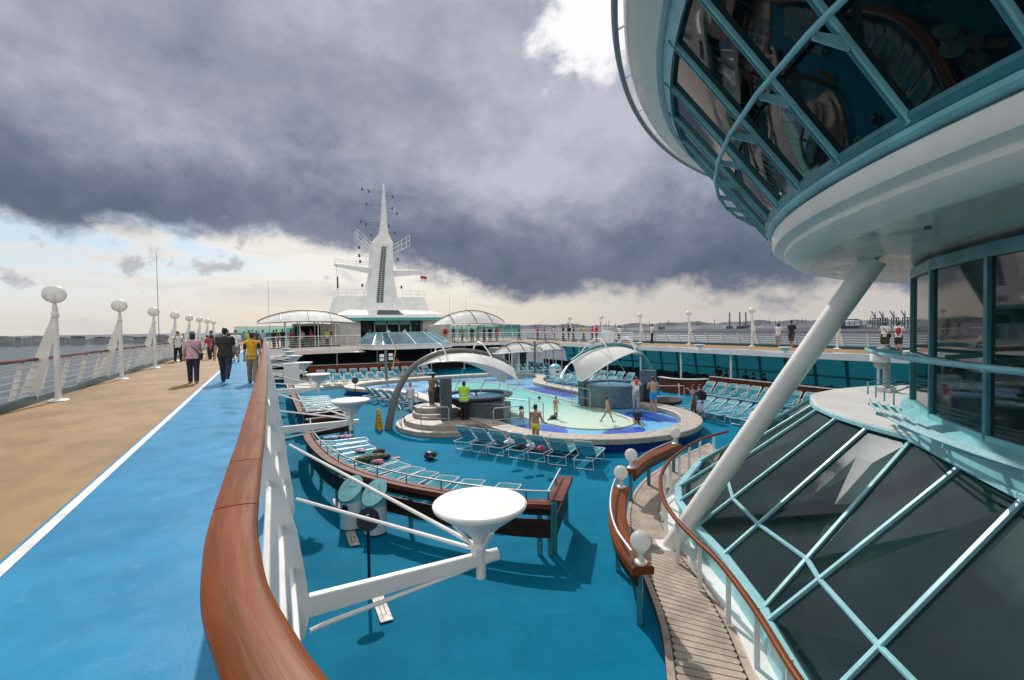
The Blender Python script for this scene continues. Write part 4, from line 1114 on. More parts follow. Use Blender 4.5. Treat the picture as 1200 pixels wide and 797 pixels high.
for i in range(8):
    put(L_mid, 20.9-i*0.05, 17.5-i*0.76, head_dir(-1, 0.16), '%s lounger from the left in the front starboard row' % ORD[i], gr)
gr = 'loungers on the forward starboard side beyond the pool'
for i in range(6):
    put(L_up, 20.6+i*0.92, 42.8-i*0.25, head_dir(-0.1, -1), '%s lounger from the left below the far white canopies' % ORD[i], gr)
for i in range(6):
    put(L_mid, 21.6+i*0.35, 33.2-i*0.95, head_dir(-0.92, -0.4), '%s lounger from the left beside the bin past the pool' % ORD[i], gr)
for i in range(7):
    put(L_up, 24.6+i*0.16, 34.5-i*0.95, head_dir(-0.96, -0.25), '%s lounger from the left behind the teal arch near the starboard windows' % ORD[i], gr)
def kill(o):
    for c in list(o.children): kill(c)
    bpy.data.objects.remove(o)
for o in (L_up, L_flat, L_mid): kill(o)
# wooden walls behind the starboard loungers, stone terrace forward
w = thing('wooden_wall', 'long low red wood wall with a white rail behind the starboard loungers', 'wall', (26.35, 18, -3)); org = (26.35, 18, -3)
MB().box((26.32, 17.6, -2.45), (0.10, 9.0, 1.1)).build('boards', teak2, w, org, smooth=False)
MB().box((26.34, 17.6, -1.86), (0.26, 9.1, 0.05)).build('cap', white2, w, org, smooth=False, bevel=0.01)
w = thing('wooden_wall', 'dark red wooden bar front curving below the starboard deck left of the loungers', 'wall', (24.5, 23.5, -3)); org = (24.5, 23.5, -3)
q = smooth_path([(26.2, 22.2), (25.2, 22.6), (24.5, 23.6), (24.6, 25.0)], 6)
MB().sweep([V(p.x, p.y, -3) for p in q], [(-0.05, 0), (-0.05, 0.95), (0.05, 0.95), (0.05, 0)]).build('boards', teak2, w, org, smooth=False)
MB().sweep([V(p.x, p.y, -2.05) for p in q], [(-0.15, 0), (-0.15, 0.05), (0.15, 0.05), (0.15, 0)]).build('cap', white2, w, org, smooth=False)
mb = MB(); tp_ = smooth_path([(1.5, 40.3), (4.0, 39.7), (7.0, 39.6), (9.5, 40.2), (11.2, 41.5)], 6)
mb.prism([(p.x, p.y) for p in tp_]+[(13.5, 42), (13.5, 49), (1.5, 49)], -3.01, -2.78); struct(mb.build('stone_terrace', stone, smooth=False))
w = thing('wooden_wall', 'wooden back board with dark slats behind the upper forward loungers', 'wall', (8.5, 45.6, -3)); org = (8.5, 45.6, -3)
MB().box((8.6, 45.55, -2.2), (10.4, 0.08, 1.15), rz=-0.11).build('boards', teak2, w, org, smooth=False)
MB().tube([(3.4, 46.0, -1.55), (13.8, 44.9, -1.55)], 0.03, 6).build('hand_rail', steel, w, org)
# ------------------------------------------------------------------ below the decks: windows, posts, dark bars
ww = thing('window_wall', 'long band of teal windows under the starboard deck', 'windows', (31.2, 10, -3)); org = (31.2, 10, -3)
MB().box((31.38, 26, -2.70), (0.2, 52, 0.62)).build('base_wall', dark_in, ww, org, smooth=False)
y = 1.0; pitch = 1.9; k = 0
while y < 46:
    P = [V(31.35, y, -2.38), V(31.35, y+pitch, -2.38), V(30.95, y+pitch, -0.42), V(30.95, y, -0.42)]
    MB().slab(P, (0.03, 0, 0.006)).build('window_pane', glass_side_m, ww, org, smooth=False)
    MB().beam((31.33, y, -2.64), (30.93, y, -0.40), 0.16, 0.12, up=(1, 0, 0)).build('mullion', teal_dark, ww, org, smooth=False)
    y += pitch
MB().beam((31.2, 1, -1.75), (31.2, 46, -1.75), 0.08, 0.12).build('transom', teal_dark, ww, org, smooth=False)
MB().beam((30.9, 1, -0.44), (30.9, 46, -0.44), 0.10, 0.16).build('head', teal_dark, ww, org, smooth=False)
wp = thing('window_wall', 'band of teal windows under the port promenade', 'windows', (-4.9, 10, -3)); org = (-4.9, 10, -3)
MB().box((-4.95, 20, -2.75), (0.2, 58, 0.5)).build('base_wall', teal_dark, wp, org, smooth=False)
y = -4.0
while y < 46:
    MB().slab([V(-4.9, y, -2.5), V(-4.9, y+2.4, -2.5), V(-4.6, y+2.4, -0.42), V(-4.6, y, -0.42)], (-0.03, 0, 0)).build('window_pane', glass_side_m, wp, org, smooth=False)
    MB().beam((-4.87, y, -2.5), (-4.57, y, -0.42), 0.10, 0.10, up=(1, 0, 0)).build('mullion', teal_dark, wp, org, smooth=False); y += 2.4
post = thing('deck_post', 'x', 'post', (0, 0, 0), 0, 'posts holding up the side decks')
MB().tube([(0, 0, 0), (0, 0, 2.66)], 0.07, 12).build('shaft', white2, post)
MB().box((0, 0, 0.015), (0.3, 0.3, 0.03)).build('foot', white2, post, smooth=False)
for i, y in enumerate((8.4, 12.6, 16.8, 21.0, 25.2, 29.4, 33.6, 37.8)):
    dup(post, (26.9, y, -3), 0, '%s white post under the starboard deck counting from the right' % ORD[i])
for i, (x, y) in enumerate(((2.6, 50.0), (6.4, 50.4), (10.4, 50.6), (16.2, 50.6), (20, 50.4))):
    dup(post, (x, y, -3), 0, '%s white post under the forward deck from the left' % ORD[i])
for i in range(6): dup(post, (-0.5, 9+i*7, -3), 0, '%s white post under the port promenade from the camera' % ORD[i])
kill(post)
bar_ = thing('bar_recess', 'dark sheltered bar under the forward deck', 'bar', (13, 55, -3)); org = (13, 55, -3)
MB().box((13.2, 56.2, -1.68), (36, 0.2, 2.6)).build('back_wall', dark_in, bar_, org, smooth=False)
MB().box((7.5, 53.2, -2.5), (9.0, 0.7, 1.0)).build('counter', wood_dark, bar_, org, smooth=False)
MB().box((7.5, 53.1, -1.96), (9.4, 0.95, 0.07)).build('counter_top', grey, bar_, org, smooth=False)
MB().box((20, 53.2, -2.5), (6.0, 0.7, 1.0)).build('counter', wood_dark, bar_, org, smooth=False)
awn = thing('awning', 'pale flat awning below the forward deck edge at left', 'awning', (4, 48.8, -0.4)); org = (4, 48.8, -0.4)
ed = [V(p.x, p.y, 0) for p in fe[:len(fe)//2]]
mb = MB(); mb.strip(zz(ed, -0.36), [V(p.x+0.25, p.y-0.85, -0.60) for p in ed]); mb.strip([V(p.x+0.25, p.y-0.85, -0.62) for p in ed], zz(ed, -0.38)); mb.build('panel', mat('awning_cloth', (0.62, 0.53, 0.48), 0.6), awn, org, smooth=False)
# dark tables, chairs and planting under the starboard deck
tbl = thing('cafe_table', 'x', 'table', (0, 0, 0), 0, 'dark tables under the starboard deck')
MB().lathe([(0, 0.70), (0.38, 0.70), (0.38, 0.74), (0, 0.74)], n=20).build('table_top', wood_dark, tbl)
MB().lathe([(0.24, 0), (0.24, 0.02), (0.035, 0.05), (0.035, 0.70)], n=12).build('pedestal', black, tbl)
chr_ = thing('cafe_chair', 'x', 'chair', (0, 0, 0), 0, 'dark chairs under the starboard deck')
MB().box((0, 0, 0.44), (0.44, 0.44, 0.05)).build('seat', black, chr_, smooth=False, bevel=0.01)
MB().box((0, -0.21, 0.70), (0.42, 0.04, 0.46), tilt=('X', 0.15)).build('backrest', black, chr_, smooth=False, bevel=0.01)
for sx in (-1, 1):
    for sy in (-1, 1): MB().tube([(sx*0.19, sy*0.19, 0), (sx*0.19, sy*0.19, 0.42)], 0.014, 6).build('leg', black, chr_)
kk = 0
for i in range(9):
    y = 12.5+i*2.7
    dup(tbl, (29.2, y, -3), 0, 'dark round cafe table by the teal windows under the starboard deck')
    for s in (-1, 1):
        dup(chr_, (29.2+0.1*s, y+0.72*s, -3), PI if s > 0 else 0, 'dark cafe chair drawn up to a table by the teal windows')
kill(tbl); kill(chr_)
hdg = MB(); rnd = random.Random(3)
for k in range(900):
    c = V(rnd.uniform(27.3, 27.9), rnd.uniform(13, 24), rnd.uniform(-2.5, -2.0)); a = rnd.uniform(0, 6.3); s_ = rnd.uniform(0.05, 0.1)
    hdg.add([c, c+V(s_*cos(a), s_*sin(a), s_*0.6), c+V(s_*cos(a+0.7), s_*sin(a+0.7), s_*1.2)], [(0, 1, 2)])
pl = thing('planter', 'low dark planter with small green leaves behind the starboard wooden wall', 'planter', (27.6, 18, -3)); org = (27.6, 18, -3)
hdg.build('foliage', mat('leaf_green', (0.04, 0.07, 0.025), 0.6, var=0.3), pl, org, smooth=False)
MB().box((27.6, 18.5, -2.73), (0.6, 11, 0.5)).build('trough', wood_dark, pl, org, smooth=False)

# ------------------------------------------------------------------ forward deck: rail, skylight, canopies, superstructure and mast
fr_ = thing('guard_rail', 'white railing along the edge of the forward deck above the bar', 'railing', (13, 49, 0)); org = (13, 49, 0)
for seg in (fe[:len(fe)//2], fe[len(fe)//2:]):
    q = [V(p.x, p.y+0.12, 0) for p in seg]
    for z in (0.2, 0.4, 0.6, 0.8): MB().tube(zz(q, z), 0.016, 5).build('rail', white2, fr_, org)
    MB().tube(zz(q, 1.04), 0.035, 6).build('handrail', white2, fr_, org)
    for p in resample(q, 1.5): MB().box((p.x, p.y, 0.5), (0.05, 0.05, 1.0)).build('post', white2, fr_, org, smooth=False)
sk = thing('skylight', 'low faceted glass skylight with pale teal bars in front of the mast house', 'skylight', (XC, 48, 0)); org = (XC, 48, 0)
lo = [V(8.2, 50.2, 0.10), V(9.2, 46.6, 0.10), V(XC-2.2, 45.9, 0.10), V(XC+2.2, 45.9, 0.10), V(17.2, 46.6, 0.10), V(18.2, 50.2, 0.10)]
hi = [V(9.6, 51.2, 1.22), V(10.3, 50.2, 1.25), V(XC-1.9, 49.8, 1.25), V(XC+1.9, 49.8, 1.25), V(16.1, 50.2, 1.25), V(16.8, 51.2, 1.22)]
mb = MB(); mb.prism([(p.x, p.y) for p in lo]+[(18.2, 51), (8.2, 51)], -0.36, 0.08); mb.build('rim', white, sk, org, smooth=False)
for i in range(5):
    nseg = 2 if i in (1, 3) else (2 if i == 2 else 1)
    for k in range(nseg):
        a, b, c, d = lo[i].lerp(lo[i+1], k/nseg), lo[i].lerp(lo[i+1], (k+1)/nseg), hi[i].lerp(hi[i+1], (k+1)/nseg), hi[i].lerp(hi[i+1], k/nseg)
        MB().slab([a, b, c, d], (0, 0, -0.03)).build('glass_pane', glass_sky_m, sk, org, smooth=False)
        MB().beam(a+V(0, 0, .02), d+V(0, 0, .02), 0.07, 0.06).build('glazing_bar', teal_l, sk, org, smooth=False)
    MB().beam(lo[i], lo[i+1], 0.12, 0.09).build('sill', white, sk, org, smooth=False)
    MB().beam(hi[i], hi[i+1], 0.10, 0.09).build('ridge', teal_l, sk, org, smooth=False)
MB().prism([(p.x, p.y) for p in hi], 1.16, 1.22).build('top', cream_wall, sk, org, smooth=False)

YM = 60.5
sh = thing('mast_house', 'white deckhouse with a teal canopied glass front below the mast', 'building', (XC, 58, 0)); org = (XC, 58, 0)
def wallbox(x0, x1, y0, y1, z0, z1, name, m, bevel=0.03): MB().box(((x0+x1)/2, (y0+y1)/2, (z0+z1)/2), (x1-x0, y1-y0, z1-z0)).build(name, m, sh, org, smooth=False, bevel=bevel)
wallbox(6.6, 9.9, 57.0, 66, 0, 2.75, 'wall', cream_wall); wallbox(17.3, 20.9, 57.0, 66, 0, 2.75, 'wall', cream_wall)
wallbox(9.9, 17.3, 58.6, 66, 0, 2.7, 'back_wall', dark_in, 0)
MB().prism([(6.3, 56.8), (9.4, 56.1), (17.8, 56.1), (21.3, 56.8), (21.3, 57.6), (6.3, 57.6)], 2.62, 2.98).build('canopy', mat('canopy_teal', (0.09, 0.40, 0.38), 0.4), sh, org, smooth=False)
for x in (9.95, 11.6, 13.05, 14.5, 15.9, 17.25): wallbox(x-0.07, x+0.07, 57.6, 57.8, 0, 2.6, 'door_frame', teal, 0)
wallbox(11.6, 15.9, 57.6, 57.8, 2.15, 2.6, 'door_head', teal, 0)
for x in (10.05, 11.7, 14.6, 16.0): MB().box((x+0.65, 57.9, 1.25), (1.25, 0.04, 2.5)).build('door_glass', glass_dome_m, sh, org, smooth=False)
def ringpts(pts, z): return [V(x, y, z) for x, y in pts]
def loft(rings, name, m, parent, org, smooth=True):
    mb = MB()
    for A, B in zip(rings, rings[1:]): mb.strip(A, B, closed=True)
    mb.add(rings[-1], [tuple(range(len(rings[-1])))]); mb.add(rings[0], [tuple(range(len(rings[0])-1, -1, -1))])
    return mb.build(name, m, parent, org, smooth=smooth)
def rect(xa, xb, ya, yb, z, c=0.0): return [V(xa, ya, z), V(xb, ya, z), V(xb, yb, z), V(xa, yb, z)]
loft([rect(6.6, 21.1, 57.0, 66, 2.75), rect(7.4, 20.2, 57.6, 66, 3.4), rect(8.8, 18.6, 58.6, 65, 3.9)], 'roof', white, sh, org, False)
loft([rect(7.2, 11.4, 60.2, 66, 2.9), rect(8.0, 11.6, 60.8, 65.5, 5.7)], 'side_house', white, sh, org, False)
loft([rect(15.8, 19.6, 60.2, 66, 2.9), rect(15.8, 18.7, 60.8, 65.5, 5.7)], 'side_house', white, sh, org, False)
MB().slab([V(11.9, 57.55, 3.32), V(15.1, 57.55, 3.32), V(14.6, 58.45, 3.86), V(12.2, 58.45, 3.86)], (0, -0.05, 0.06)).build('vent_grille', far_grey, sh, org, smooth=False)
for z in (6.1, 6.5):
    MB().tube([(15.9, 60.9, z), (18.8, 60.9, z), (18.8, 65, z)], 0.03, 5).build('roof_rail', white2, sh, org)
    MB().tube([(11.2, 60.9, z), (8.0, 60.9, z), (8.0, 65, z)], 0.03, 5).build('roof_rail', white2, sh, org)
for x in (15.9, 16.9, 17.9, 18.8, 8.0, 9.0, 10.0, 11.0): MB().tube([(x, 60.9, 5.7), (x, 60.9, 6.5)], 0.03, 5).build('rail_post', white2, sh, org)
ms = thing('mast', 'tall tapering white ship mast with cross arms, a lookout platform and a dark ladder strip', 'mast', (XC, YM, 3.0)); org = (XC, YM, 3.0)
loft([rect(9.5, 17.0, 59.2, 64, 3.6), rect(10.7, 15.9, 59.6, 63.4, 4.3), rect(11.35, 15.0, 60.0, 63.0, 5.6), rect(11.95, 14.6, 60.3, 62.8, 8.5), rect(12.2, 14.65, 60.5, 62.6, 12.3)], 'column', white, ms, org, False)
mb = MB()
for k in range(30):
    z = 5.0+k*0.235; tt = (z-5.0)/7.2; xc = 12.75+0.85*tt; w = lerp(0.85, 0.55, tt); yy = 59.8+0.68*min(1, tt*1.2)
    if z < 5.6: yy = lerp(59.72, 59.98, (z-4.8)/0.8)
    elif z < 8.5: yy = lerp(59.98, 60.28, (z-5.6)/2.9)
    else: yy = lerp(60.28, 60.48, (z-8.5)/3.8)
    mb.box((xc-w*0.27, yy-0.03, z), (w*0.42, 0.06, 0.155)); mb.box((xc+w*0.27, yy-0.03, z), (w*0.42, 0.06, 0.155))
mb.build('ladder_strip', far_grey, ms, org, smooth=False)
loft([rect(12.25, 14.8, 60.6, 62.5, 12.3), rect(12.6, 14.6, 60.8, 62.3, 12.9), rect(13.15, 14.3, 61, 62, 13.6), rect(13.42, 14.15, 61.1, 61.9, 15.0), rect(13.60, 14.05, 61.2, 61.8, 17.2), rect(13.74, 13.98, 61.35, 61.65, 19.4), rect(13.72, 13.92, 61.4, 61.6, 20.0)], 'upper_pole', white, ms, org, False)
mb = MB(); mb.slab([V(7.7, 60.6, 9.35), V(12.0, 60.6, 8.55), V(12.0, 60.6, 9.15), V(7.7, 60.6, 9.55)], (0, 0.9, 0)); mb.build('cross_arm', white, ms, org, smooth=False)
mb = MB(); mb.slab([V(14.5, 60.6, 8.25), V(19.1, 60.6, 8.80), V(19.1, 60.6, 9.12), V(14.5, 60.6, 9.0)], (0, 0.9, 0)); mb.build('cross_arm', white, ms, org, smooth=False)
for x0, x1, z0, z1 in ((7.7, 11.8, 9.6, 9.3), (15.2, 19.0, 9.05, 9.15)):
    for dz_ in (0.25, 0.5): MB().tube([(x0, 60.6, z0+dz_), (x1, 60.6, z1+dz_)], 0.025, 5).build('arm_rail', white2, ms, org)
    for k in range(6): MB().tube([(lerp(x0, x1, k/5), 60.6, lerp(z0, z1, k/5)-.1), (lerp(x0, x1, k/5), 60.6, lerp(z0, z1, k/5)+0.5)], 0.022, 5).build('rail_post', white2, ms, org)
for s, xa, xb in ((-1, 12.2, 10.4), (1, 14.7, 16.9)):
    z1 = 13.9 if s < 0 else 13.6
    for d_ in (0, 1.6):
        for a, b in (((xa, 11.2), (xb, z1-1.3)), ((xa, 12.2), (xb, z1)), ((xb, z1-1.3), (xb, z1)), ((lerp(xa, xb, .5), 11.6), (lerp(xa, xb, .5), 12.9)), ((xa, 11.8), (xb, z1-.6))):
            MB().tube([(a[0], 60.7+d_, a[1]), (b[0], 60.7+d_, b[1])], 0.036, 5).build('platform_rail', white2, ms, org)
    for k in range(3):
        f = (k+0.5)/3; MB().tube([(lerp(xa, xb, f), 60.7, lerp(11.2, z1-1.3, f)), (lerp(xa, xb, f), 62.3, lerp(11.2, z1-1.3, f))], 0.036, 5).build('platform_rail', white2, ms, org)
rnd = random.Random(5)
for x, z in ((11.2, 19.0), (12.0, 18.8), (15.0, 18.5), (11.7, 17.2), (14.9, 17.0), (15.5, 16.4), (11.0, 15.0), (11.6, 14.7), (14.4, 14.7), (12.2, 13.4), (15.2, 13.9)):
    c = 13.75
    mb = MB(); mb.tube([(c, 61.5, z), (x, 61.4, z)], 0.02, 4); mb.build('antenna_arm', far_grey, ms, org)
    MB().lathe([(0, -0.2), (0.10, -0.18), (0.10, 0.12), (0.04, 0.22), (0, 0.22)], (x, 61.4, z), 8).build('mast_light', far_grey, ms, org)
for x, z in ((10.5, 11.6), (10.5, 10.6), (15.2, 10.4), (10.8, 7.0), (15.6, 6.9), (10.6, 9.9)):
    MB().lathe([(0, -0.2), (0.13, -0.18), (0.13, 0.12), (0.05, 0.2), (0, 0.2)], (x, 60.3, z), 8).build('mast_light', far_grey, ms, org)
    MB().tube([(x, 60.35, z), (12.8, 61, z)], 0.03, 4).build('light_arm', white2, ms, org)
fl = thing('flag', 'small red and white flag under the right cross arm of the mast', 'flag', (18.6, 60.6, 8.1)); org = (18.6, 60.6, 8.1)
nx = 8
for nm, m_, za, zb in (('red_half', red, 8.15, 8.5), ('white_half', plain_white, 7.75, 8.148)):
    mb = MB(); P0 = [V(18.2+0.85*k/nx, 60.6+0.10*sin(k*1.1), za-0.12*k/nx) for k in range(nx+1)]; P1 = [V(p.x, p.y, p.z+zb-za) for p in P0]
    mb.strip(P0, P1); mb.strip([p+V(0, 0.01, 0) for p in P1], [p+V(0, 0.01, 0) for p in P0]); mb.build(nm, m_, fl, org)
MB().tube([(18.2, 60.6, 7.7), (18.2, 60.6, 9.0)], 0.015, 4).build('halyard', far_grey, fl, org)
pen = thing('pennant', 'dark narrow pennant hanging below the left cross arm of the mast', 'flag', (7.9, 60.6, 7.5)); org = (7.9, 60.6, 7.5)
MB().tube([(7.9, 60.6, 6.2), (7.9, 60.6, 9.4)], 0.02, 4).build('halyard', far_grey, pen, org)
mb = MB(); mb.slab([V(7.9, 60.6, 6.6), V(8.1, 60.65, 6.6), V(8.05, 60.6, 8.0), V(7.9, 60.6, 8.0)], (0, 0.01, 0)); mb.build('cloth', black, pen, org, smooth=False)

def deck_canopy(x0, x1, y, zl, zt, label, tilt=0.0, w=2.4):
    g = thing('shade_canopy', label, 'canopy', ((x0+x1)/2, y, 0)); org = ((x0+x1)/2, y, 0)
    n, NW = 22, 9; rows = []
    for i in range(n+1):
        u = i/n; x = lerp(x0, x1, u); zc_ = zl+(zt-zl)*sin(PI*u)**0.75+tilt*(u-0.5); ww_ = w*sin(PI*(0.04+0.92*u))**0.6
        rows.append([V(x, y+v*ww_, lerp(zc_, zl+0.15*sin(PI*u), abs(v)**1.5)) for v in [-1+2*k/(NW-1) for k in range(NW)]])
    vs = [v for r_ in rows for v in r_]; fs = [(i*NW+k, i*NW+k+1, (i+1)*NW+k+1, (i+1)*NW+k) for i in range(n) for k in range(NW-1)]
    mb = MB(); mb.add(vs, fs); mb.add([v-V(0, 0, 0.02) for v in vs], [f[::-1] for f in fs]); mb.build('membrane', membrane_m, g, org)
    MB().tube([r_[NW//2]+V(0, 0, 0.12) for r_ in rows], 0.06, 8).build('arch', grey_arch, g, org)
    for k in (0, NW-1): MB().tube([r_[k] for r_ in rows], 0.045, 6).build('edge_tube', white2, g, org)
    for f in (0.25, 0.5, 0.75): MB().tube([v+V(0, 0, 0.06) for v in rows[int(f*n)]], 0.035, 6).build('hoop', grey_arch, g, org)
    for f in (0.3, 0.45, 0.6, 0.8):
        for k in (1, NW-2):
            p = rows[int(f*n)][k]; MB().tube([(p.x, p.y, 0 if zl > 0 else -3), p], 0.045, 6).build('post', white2, g, org)
    return g
deck_canopy(-0.6, 8.3, 51.5, 2.35, 3.5, 'white arched canopy at the left of the mast over the forward deck')
deck_canopy(16.9, 26.2, 52.5, 2.0, 3.55, 'white arched canopy at the right of the mast over the forward deck', 0.3)
deck_canopy(18.3, 23.2, 38.8, -0.75, 0.1, 'left one of two flat white canopies over the bar forward of the pool', 0, 1.3)
deck_canopy(22.9, 27.3, 40.8, -0.75, -0.05, 'right one of two flat white canopies over the bar forward of the pool', 0, 1.3)
kb = thing('bar_kiosk', 'grey kiosk with a dark red door below the flat white canopies', 'kiosk', (22.6, 44.5, -3)); org = (22.6, 44.5, -3)
MB().box((22.3, 45.2, -1.75), (2.6, 1.6, 2.5)).build('wall', grey, kb, org, smooth=False)
MB().box((22.55, 44.37, -2.05), (0.7, 0.06, 1.8)).build('door', wood_dark, kb, org, smooth=False)
ws = thing('wind_screen', 'row of green glass wind screens behind the right forward canopy', 'screen', (22, 57, 0)); org = (22, 57, 0)
for k in range(9):
    x = 20.5+k*1.15; MB().slab([V(x, 60-k*0.35, 0.3), V(x+1.1, 60-(k+1)*0.35, 0.3), V(x+1.0, 60-(k+1)*0.35, 1.9), V(x-0.1, 60-k*0.35, 1.9)], (0, 0.03, 0)).build('glass_pane', glass_wind_m, ws, org, smooth=False)
    MB().beam((x-0.02, 59.97-k*0.35, 0), (x-0.12, 59.97-k*0.35, 1.95), 0.08, 0.08).build('post', teal, ws, org, smooth=False)
MB().beam((20.4, 60, 1.95), (30.7, 56.8, 1.95), 0.1, 0.1).build('top_rail', teal, ws, org, smooth=False)
ws = thing('wind_screen', 'green glass wind screen at the far end of the port promenade', 'screen', (-2, 62, 0)); org = (-2, 62, 0)
for k in range(6):
    x = -3.0+k*1.2; MB().box((x+0.6, 64, 1.2), (1.1, 0.04, 1.6)).build('glass_pane', glass_wind_m, ws, org, smooth=False)
    MB().box((x, 63.96, 1.05), (0.08, 0.08, 2.1)).build('post', teal, ws, org, smooth=False)
MB().box((0.6, 63.96, 2.1), (7.3, 0.1, 0.12)).build('top_rail', teal, ws, org, smooth=False)
nh = thing('deck_hut', 'small white round topped hut with dark windows under the left canopy', 'hut', (4.8, 54.5, 0)); org = (4.8, 54.5, 0)
MB().box((4.9, 55, 1.15), (4.6, 3.0, 2.3)).build('wall', cream_wall, nh, org, smooth=False, bevel=0.05)
MB().box((4.0, 53.46, 1.25), (2.4, 0.06, 1.6)).build('window', glass_dome_m, nh, org, smooth=False)
MB().slab([V(1.9, 53.3, 0.1), V(5.2, 53.3, 0.1), V(2.6, 53.3, 1.9), V(1.9, 53.3, 1.9)], (0, 0.08, 0)).build('slide_panel', glass_wind_m, nh, org, smooth=False)
MB().lathe([(0, 3.6), (0.5, 3.55), (0.55, 3.2), (0.55, 2.3), (0, 2.3)], (4.7, 56, 0), 16).build('vent', white, nh, org)
for i, (x, y) in enumerate(((6.0, 52.6), (20.2, 56.9))):
    lb = thing('life_ring_box', ('red box on the rail left of the mast house' if i == 0 else 'red box on the white wall right of the mast house'), 'box', (x, y, 0.9))
    MB().box((0, 0, 0.3), (0.62, 0.3, 0.62)).build('box', red, lb, bevel=0.06); MB().box((0, 0, -0.45), (0.08, 0.08, 0.9)).build('stand', white2, lb, smooth=False)
# tall lamp post with floodlights forward of the pool
def flood_post(p, h, label):
    g = thing('floodlight_post', label, 'lamp', p)
    MB().tube([(0, 0, 0), (0, 0, h)], 0.11, 12).build('pole', grey_arch, g); MB().box((0, 0, 0.05), (0.7, 0.7, 0.1)).build('base', stone, g, smooth=False)
    for k, (x, z) in enumerate(((-0.36, h-0.55), (0.36, h-0.5), (-0.36, h-0.85), (0.36, h-0.8))):
        MB().box((x, -0.1, z), (0.34, 0.2, 0.22)).build('floodlight', white2, g, smooth=False, bevel=0.02)
    MB().tube([(-0.4, 0, h-0.7), (0.4, 0, h-0.7)], 0.03, 6).build('cross_bar', grey_arch, g)
    return g
flood_post((8.75, 39.2, -3), 3.0, 'grey post with four white floodlights below the skylight')
flood_post((21.8, 37.6, -3), 3.3, 'grey floodlight post in front of the flat white canopies')
ye = thing('yellow_strap', 'thin yellow strap stretched down from the skylight edge', 'strap', (11.0, 45.4, -2.9)); org = (11.0, 45.4, -2.9)
MB().tube([(11.1, 45.3, 0.0), (10.3, 44.0, -2.5)], 0.05, 6).build('strap', mat('old_yellow', (0.5, 0.42, 0.08), 0.6), ye, org)
for i, (x, y, h, l) in enumerate(((-5.25, 33, 6.2, 'tall whip antenna on the port rail beside the third globe lamp'), (0.5, 56, 6.8, 'thin whip antenna left of the forward canopy'), (22.6, 62, 6.4, 'short whip antenna right of the mast house'), (25.0, 62, 6.0, 'thin lamp topped pole right of the mast house'))):
    a = thing('whip_antenna', l, 'antenna', (x, y, 0)); MB().tube([(0, 0, 0), (0, 0, h)], [0.022, 0.010], 6).build('rod', far_grey, a); MB().lathe([(0.12, 0), (0.12, 0.5), (0, 0.5)], n=8).build('foot', white2, a)
# ------------------------------------------------------------------ small things on the pool deck
def wb(name, label, cat, p, rz=0): return thing(name, label, cat, tuple(p), rz)
for i, (x, y, r_, l) in enumerate(((1.70, 11.55, 0.255, 'left of two round litter bins with slanted turquoise lids'), (2.13, 10.98, 0.255, 'right of two round litter bins with slanted turquoise lids'))):
    g = wb('litter_bin', l, 'bin', (x, y, -3), -0.75)
    n = 32; bot_ = [V(r_*cos(2*PI*k/n), r_*sin(2*PI*k/n), 0.03) for k in range(n)]; top_ = [V(p.x, p.y, 0.90+0.80*p.y) for p in bot_]; mid_ = [V(p.x, p.y, 0.64) for p in bot_]
    mb = MB(); mb.strip(bot_, mid_, closed=True); mb.build('body', white2, g)
    mb = MB(); mb.strip(mid_, [v+V(0, 0, -0.03) for v in top_], closed=True); mb.build('hood', teal, g)
    big = [V(p.x*1.08, p.y*1.08, 0.90+0.80*p.y*1.08) for p in bot_]
    mb = MB(); mb.slab(big, (0, -0.012, 0.022)); mb.build('lid', mat('turquoise_lid%d' % i, (0.20, 0.52, 0.56), 0.4), g)
    MB().ell((0, -r_*0.97, 0.52), (0.085, 0.025, 0.10), 16, 10).build('opening', black, g)
    mb = MB(); Ml = Matrix.Rotation(math.atan(0.80), 3, 'X')
    if i == 0: mb.box(V(0, 0.02, 0.945), (0.20, 0.02, 0.01), tilt=('X', math.atan(0.80)))
    else:
        for sx in (-1, 1): mb.tube([V(sx*0.09, 0, 0.935)+Ml@V(0.055*cos(a), 0.055*sin(a), 0) for a in np.arange(0, 4.0, 0.35)], 0.008, 5)
    mb.build('lid_mark', teal_dark, g); MB().box((0.05, 0.11, 1.015), (0.05, 0.04, 0.012), tilt=('X', math.atan(0.80))).build('sticker', red, g, smooth=False)
def round_sign(p, h, r_, label, tilt, letter=None):
    g = wb('disc_sign', label, 'sign', p, 0)
    MB().lathe([(0, 0), (0.13, 0), (0.13, 0.02), (0.05, 0.05), (0, 0.05)], n=24).build('base', navy_fabric, g)
    MB().tube([(0, 0, 0.03), (0, 0, h)], 0.028, 10).build('pole', navy_fabric, g)
    Mx = Matrix.Rotation(tilt, 3, 'X'); n = 32
    mb = MB(); mb.slab([V(0, 0, h)+Mx@V(r_*cos(2*PI*k/n), r_*sin(2*PI*k/n), 0) for k in range(n)], Mx@V(0, 0, 0.03)); d = mb.build('disc', navy_fabric, g)
    if letter:
        cu = bpy.data.curves.new('lettering', 'FONT'); cu.body = letter; cu.size = 0.15; cu.align_x = 'CENTER'; cu.align_y = 'CENTER'; cu.extrude = 0.002
        f0 = bpy.data.objects.new('lettering', cu); COL.objects.link(f0)
        me = bpy.data.meshes.new_from_object(f0.evaluated_get(bpy.context.evaluated_depsgraph_get())); bpy.data.objects.remove(f0)
        me.materials.clear(); me.materials.append(plain_white)
        f = bpy.data.objects.new('lettering', me); COL.objects.link(f); f.parent = d
        f.location = V(0, 0, h)+Mx@V(0, 0.03, 0.034); f.rotation_euler = (tilt, 0, 0)
    return g
round_sign(G(433, 690, -3), 1.24, 0.20, 'navy round sign on a tall post in front of the litter bins', R(62), 'S')
round_sign(G(416.5, 466, -3), 1.15, 0.22, 'navy round sign on a post among the port loungers', R(75))
pk = 0
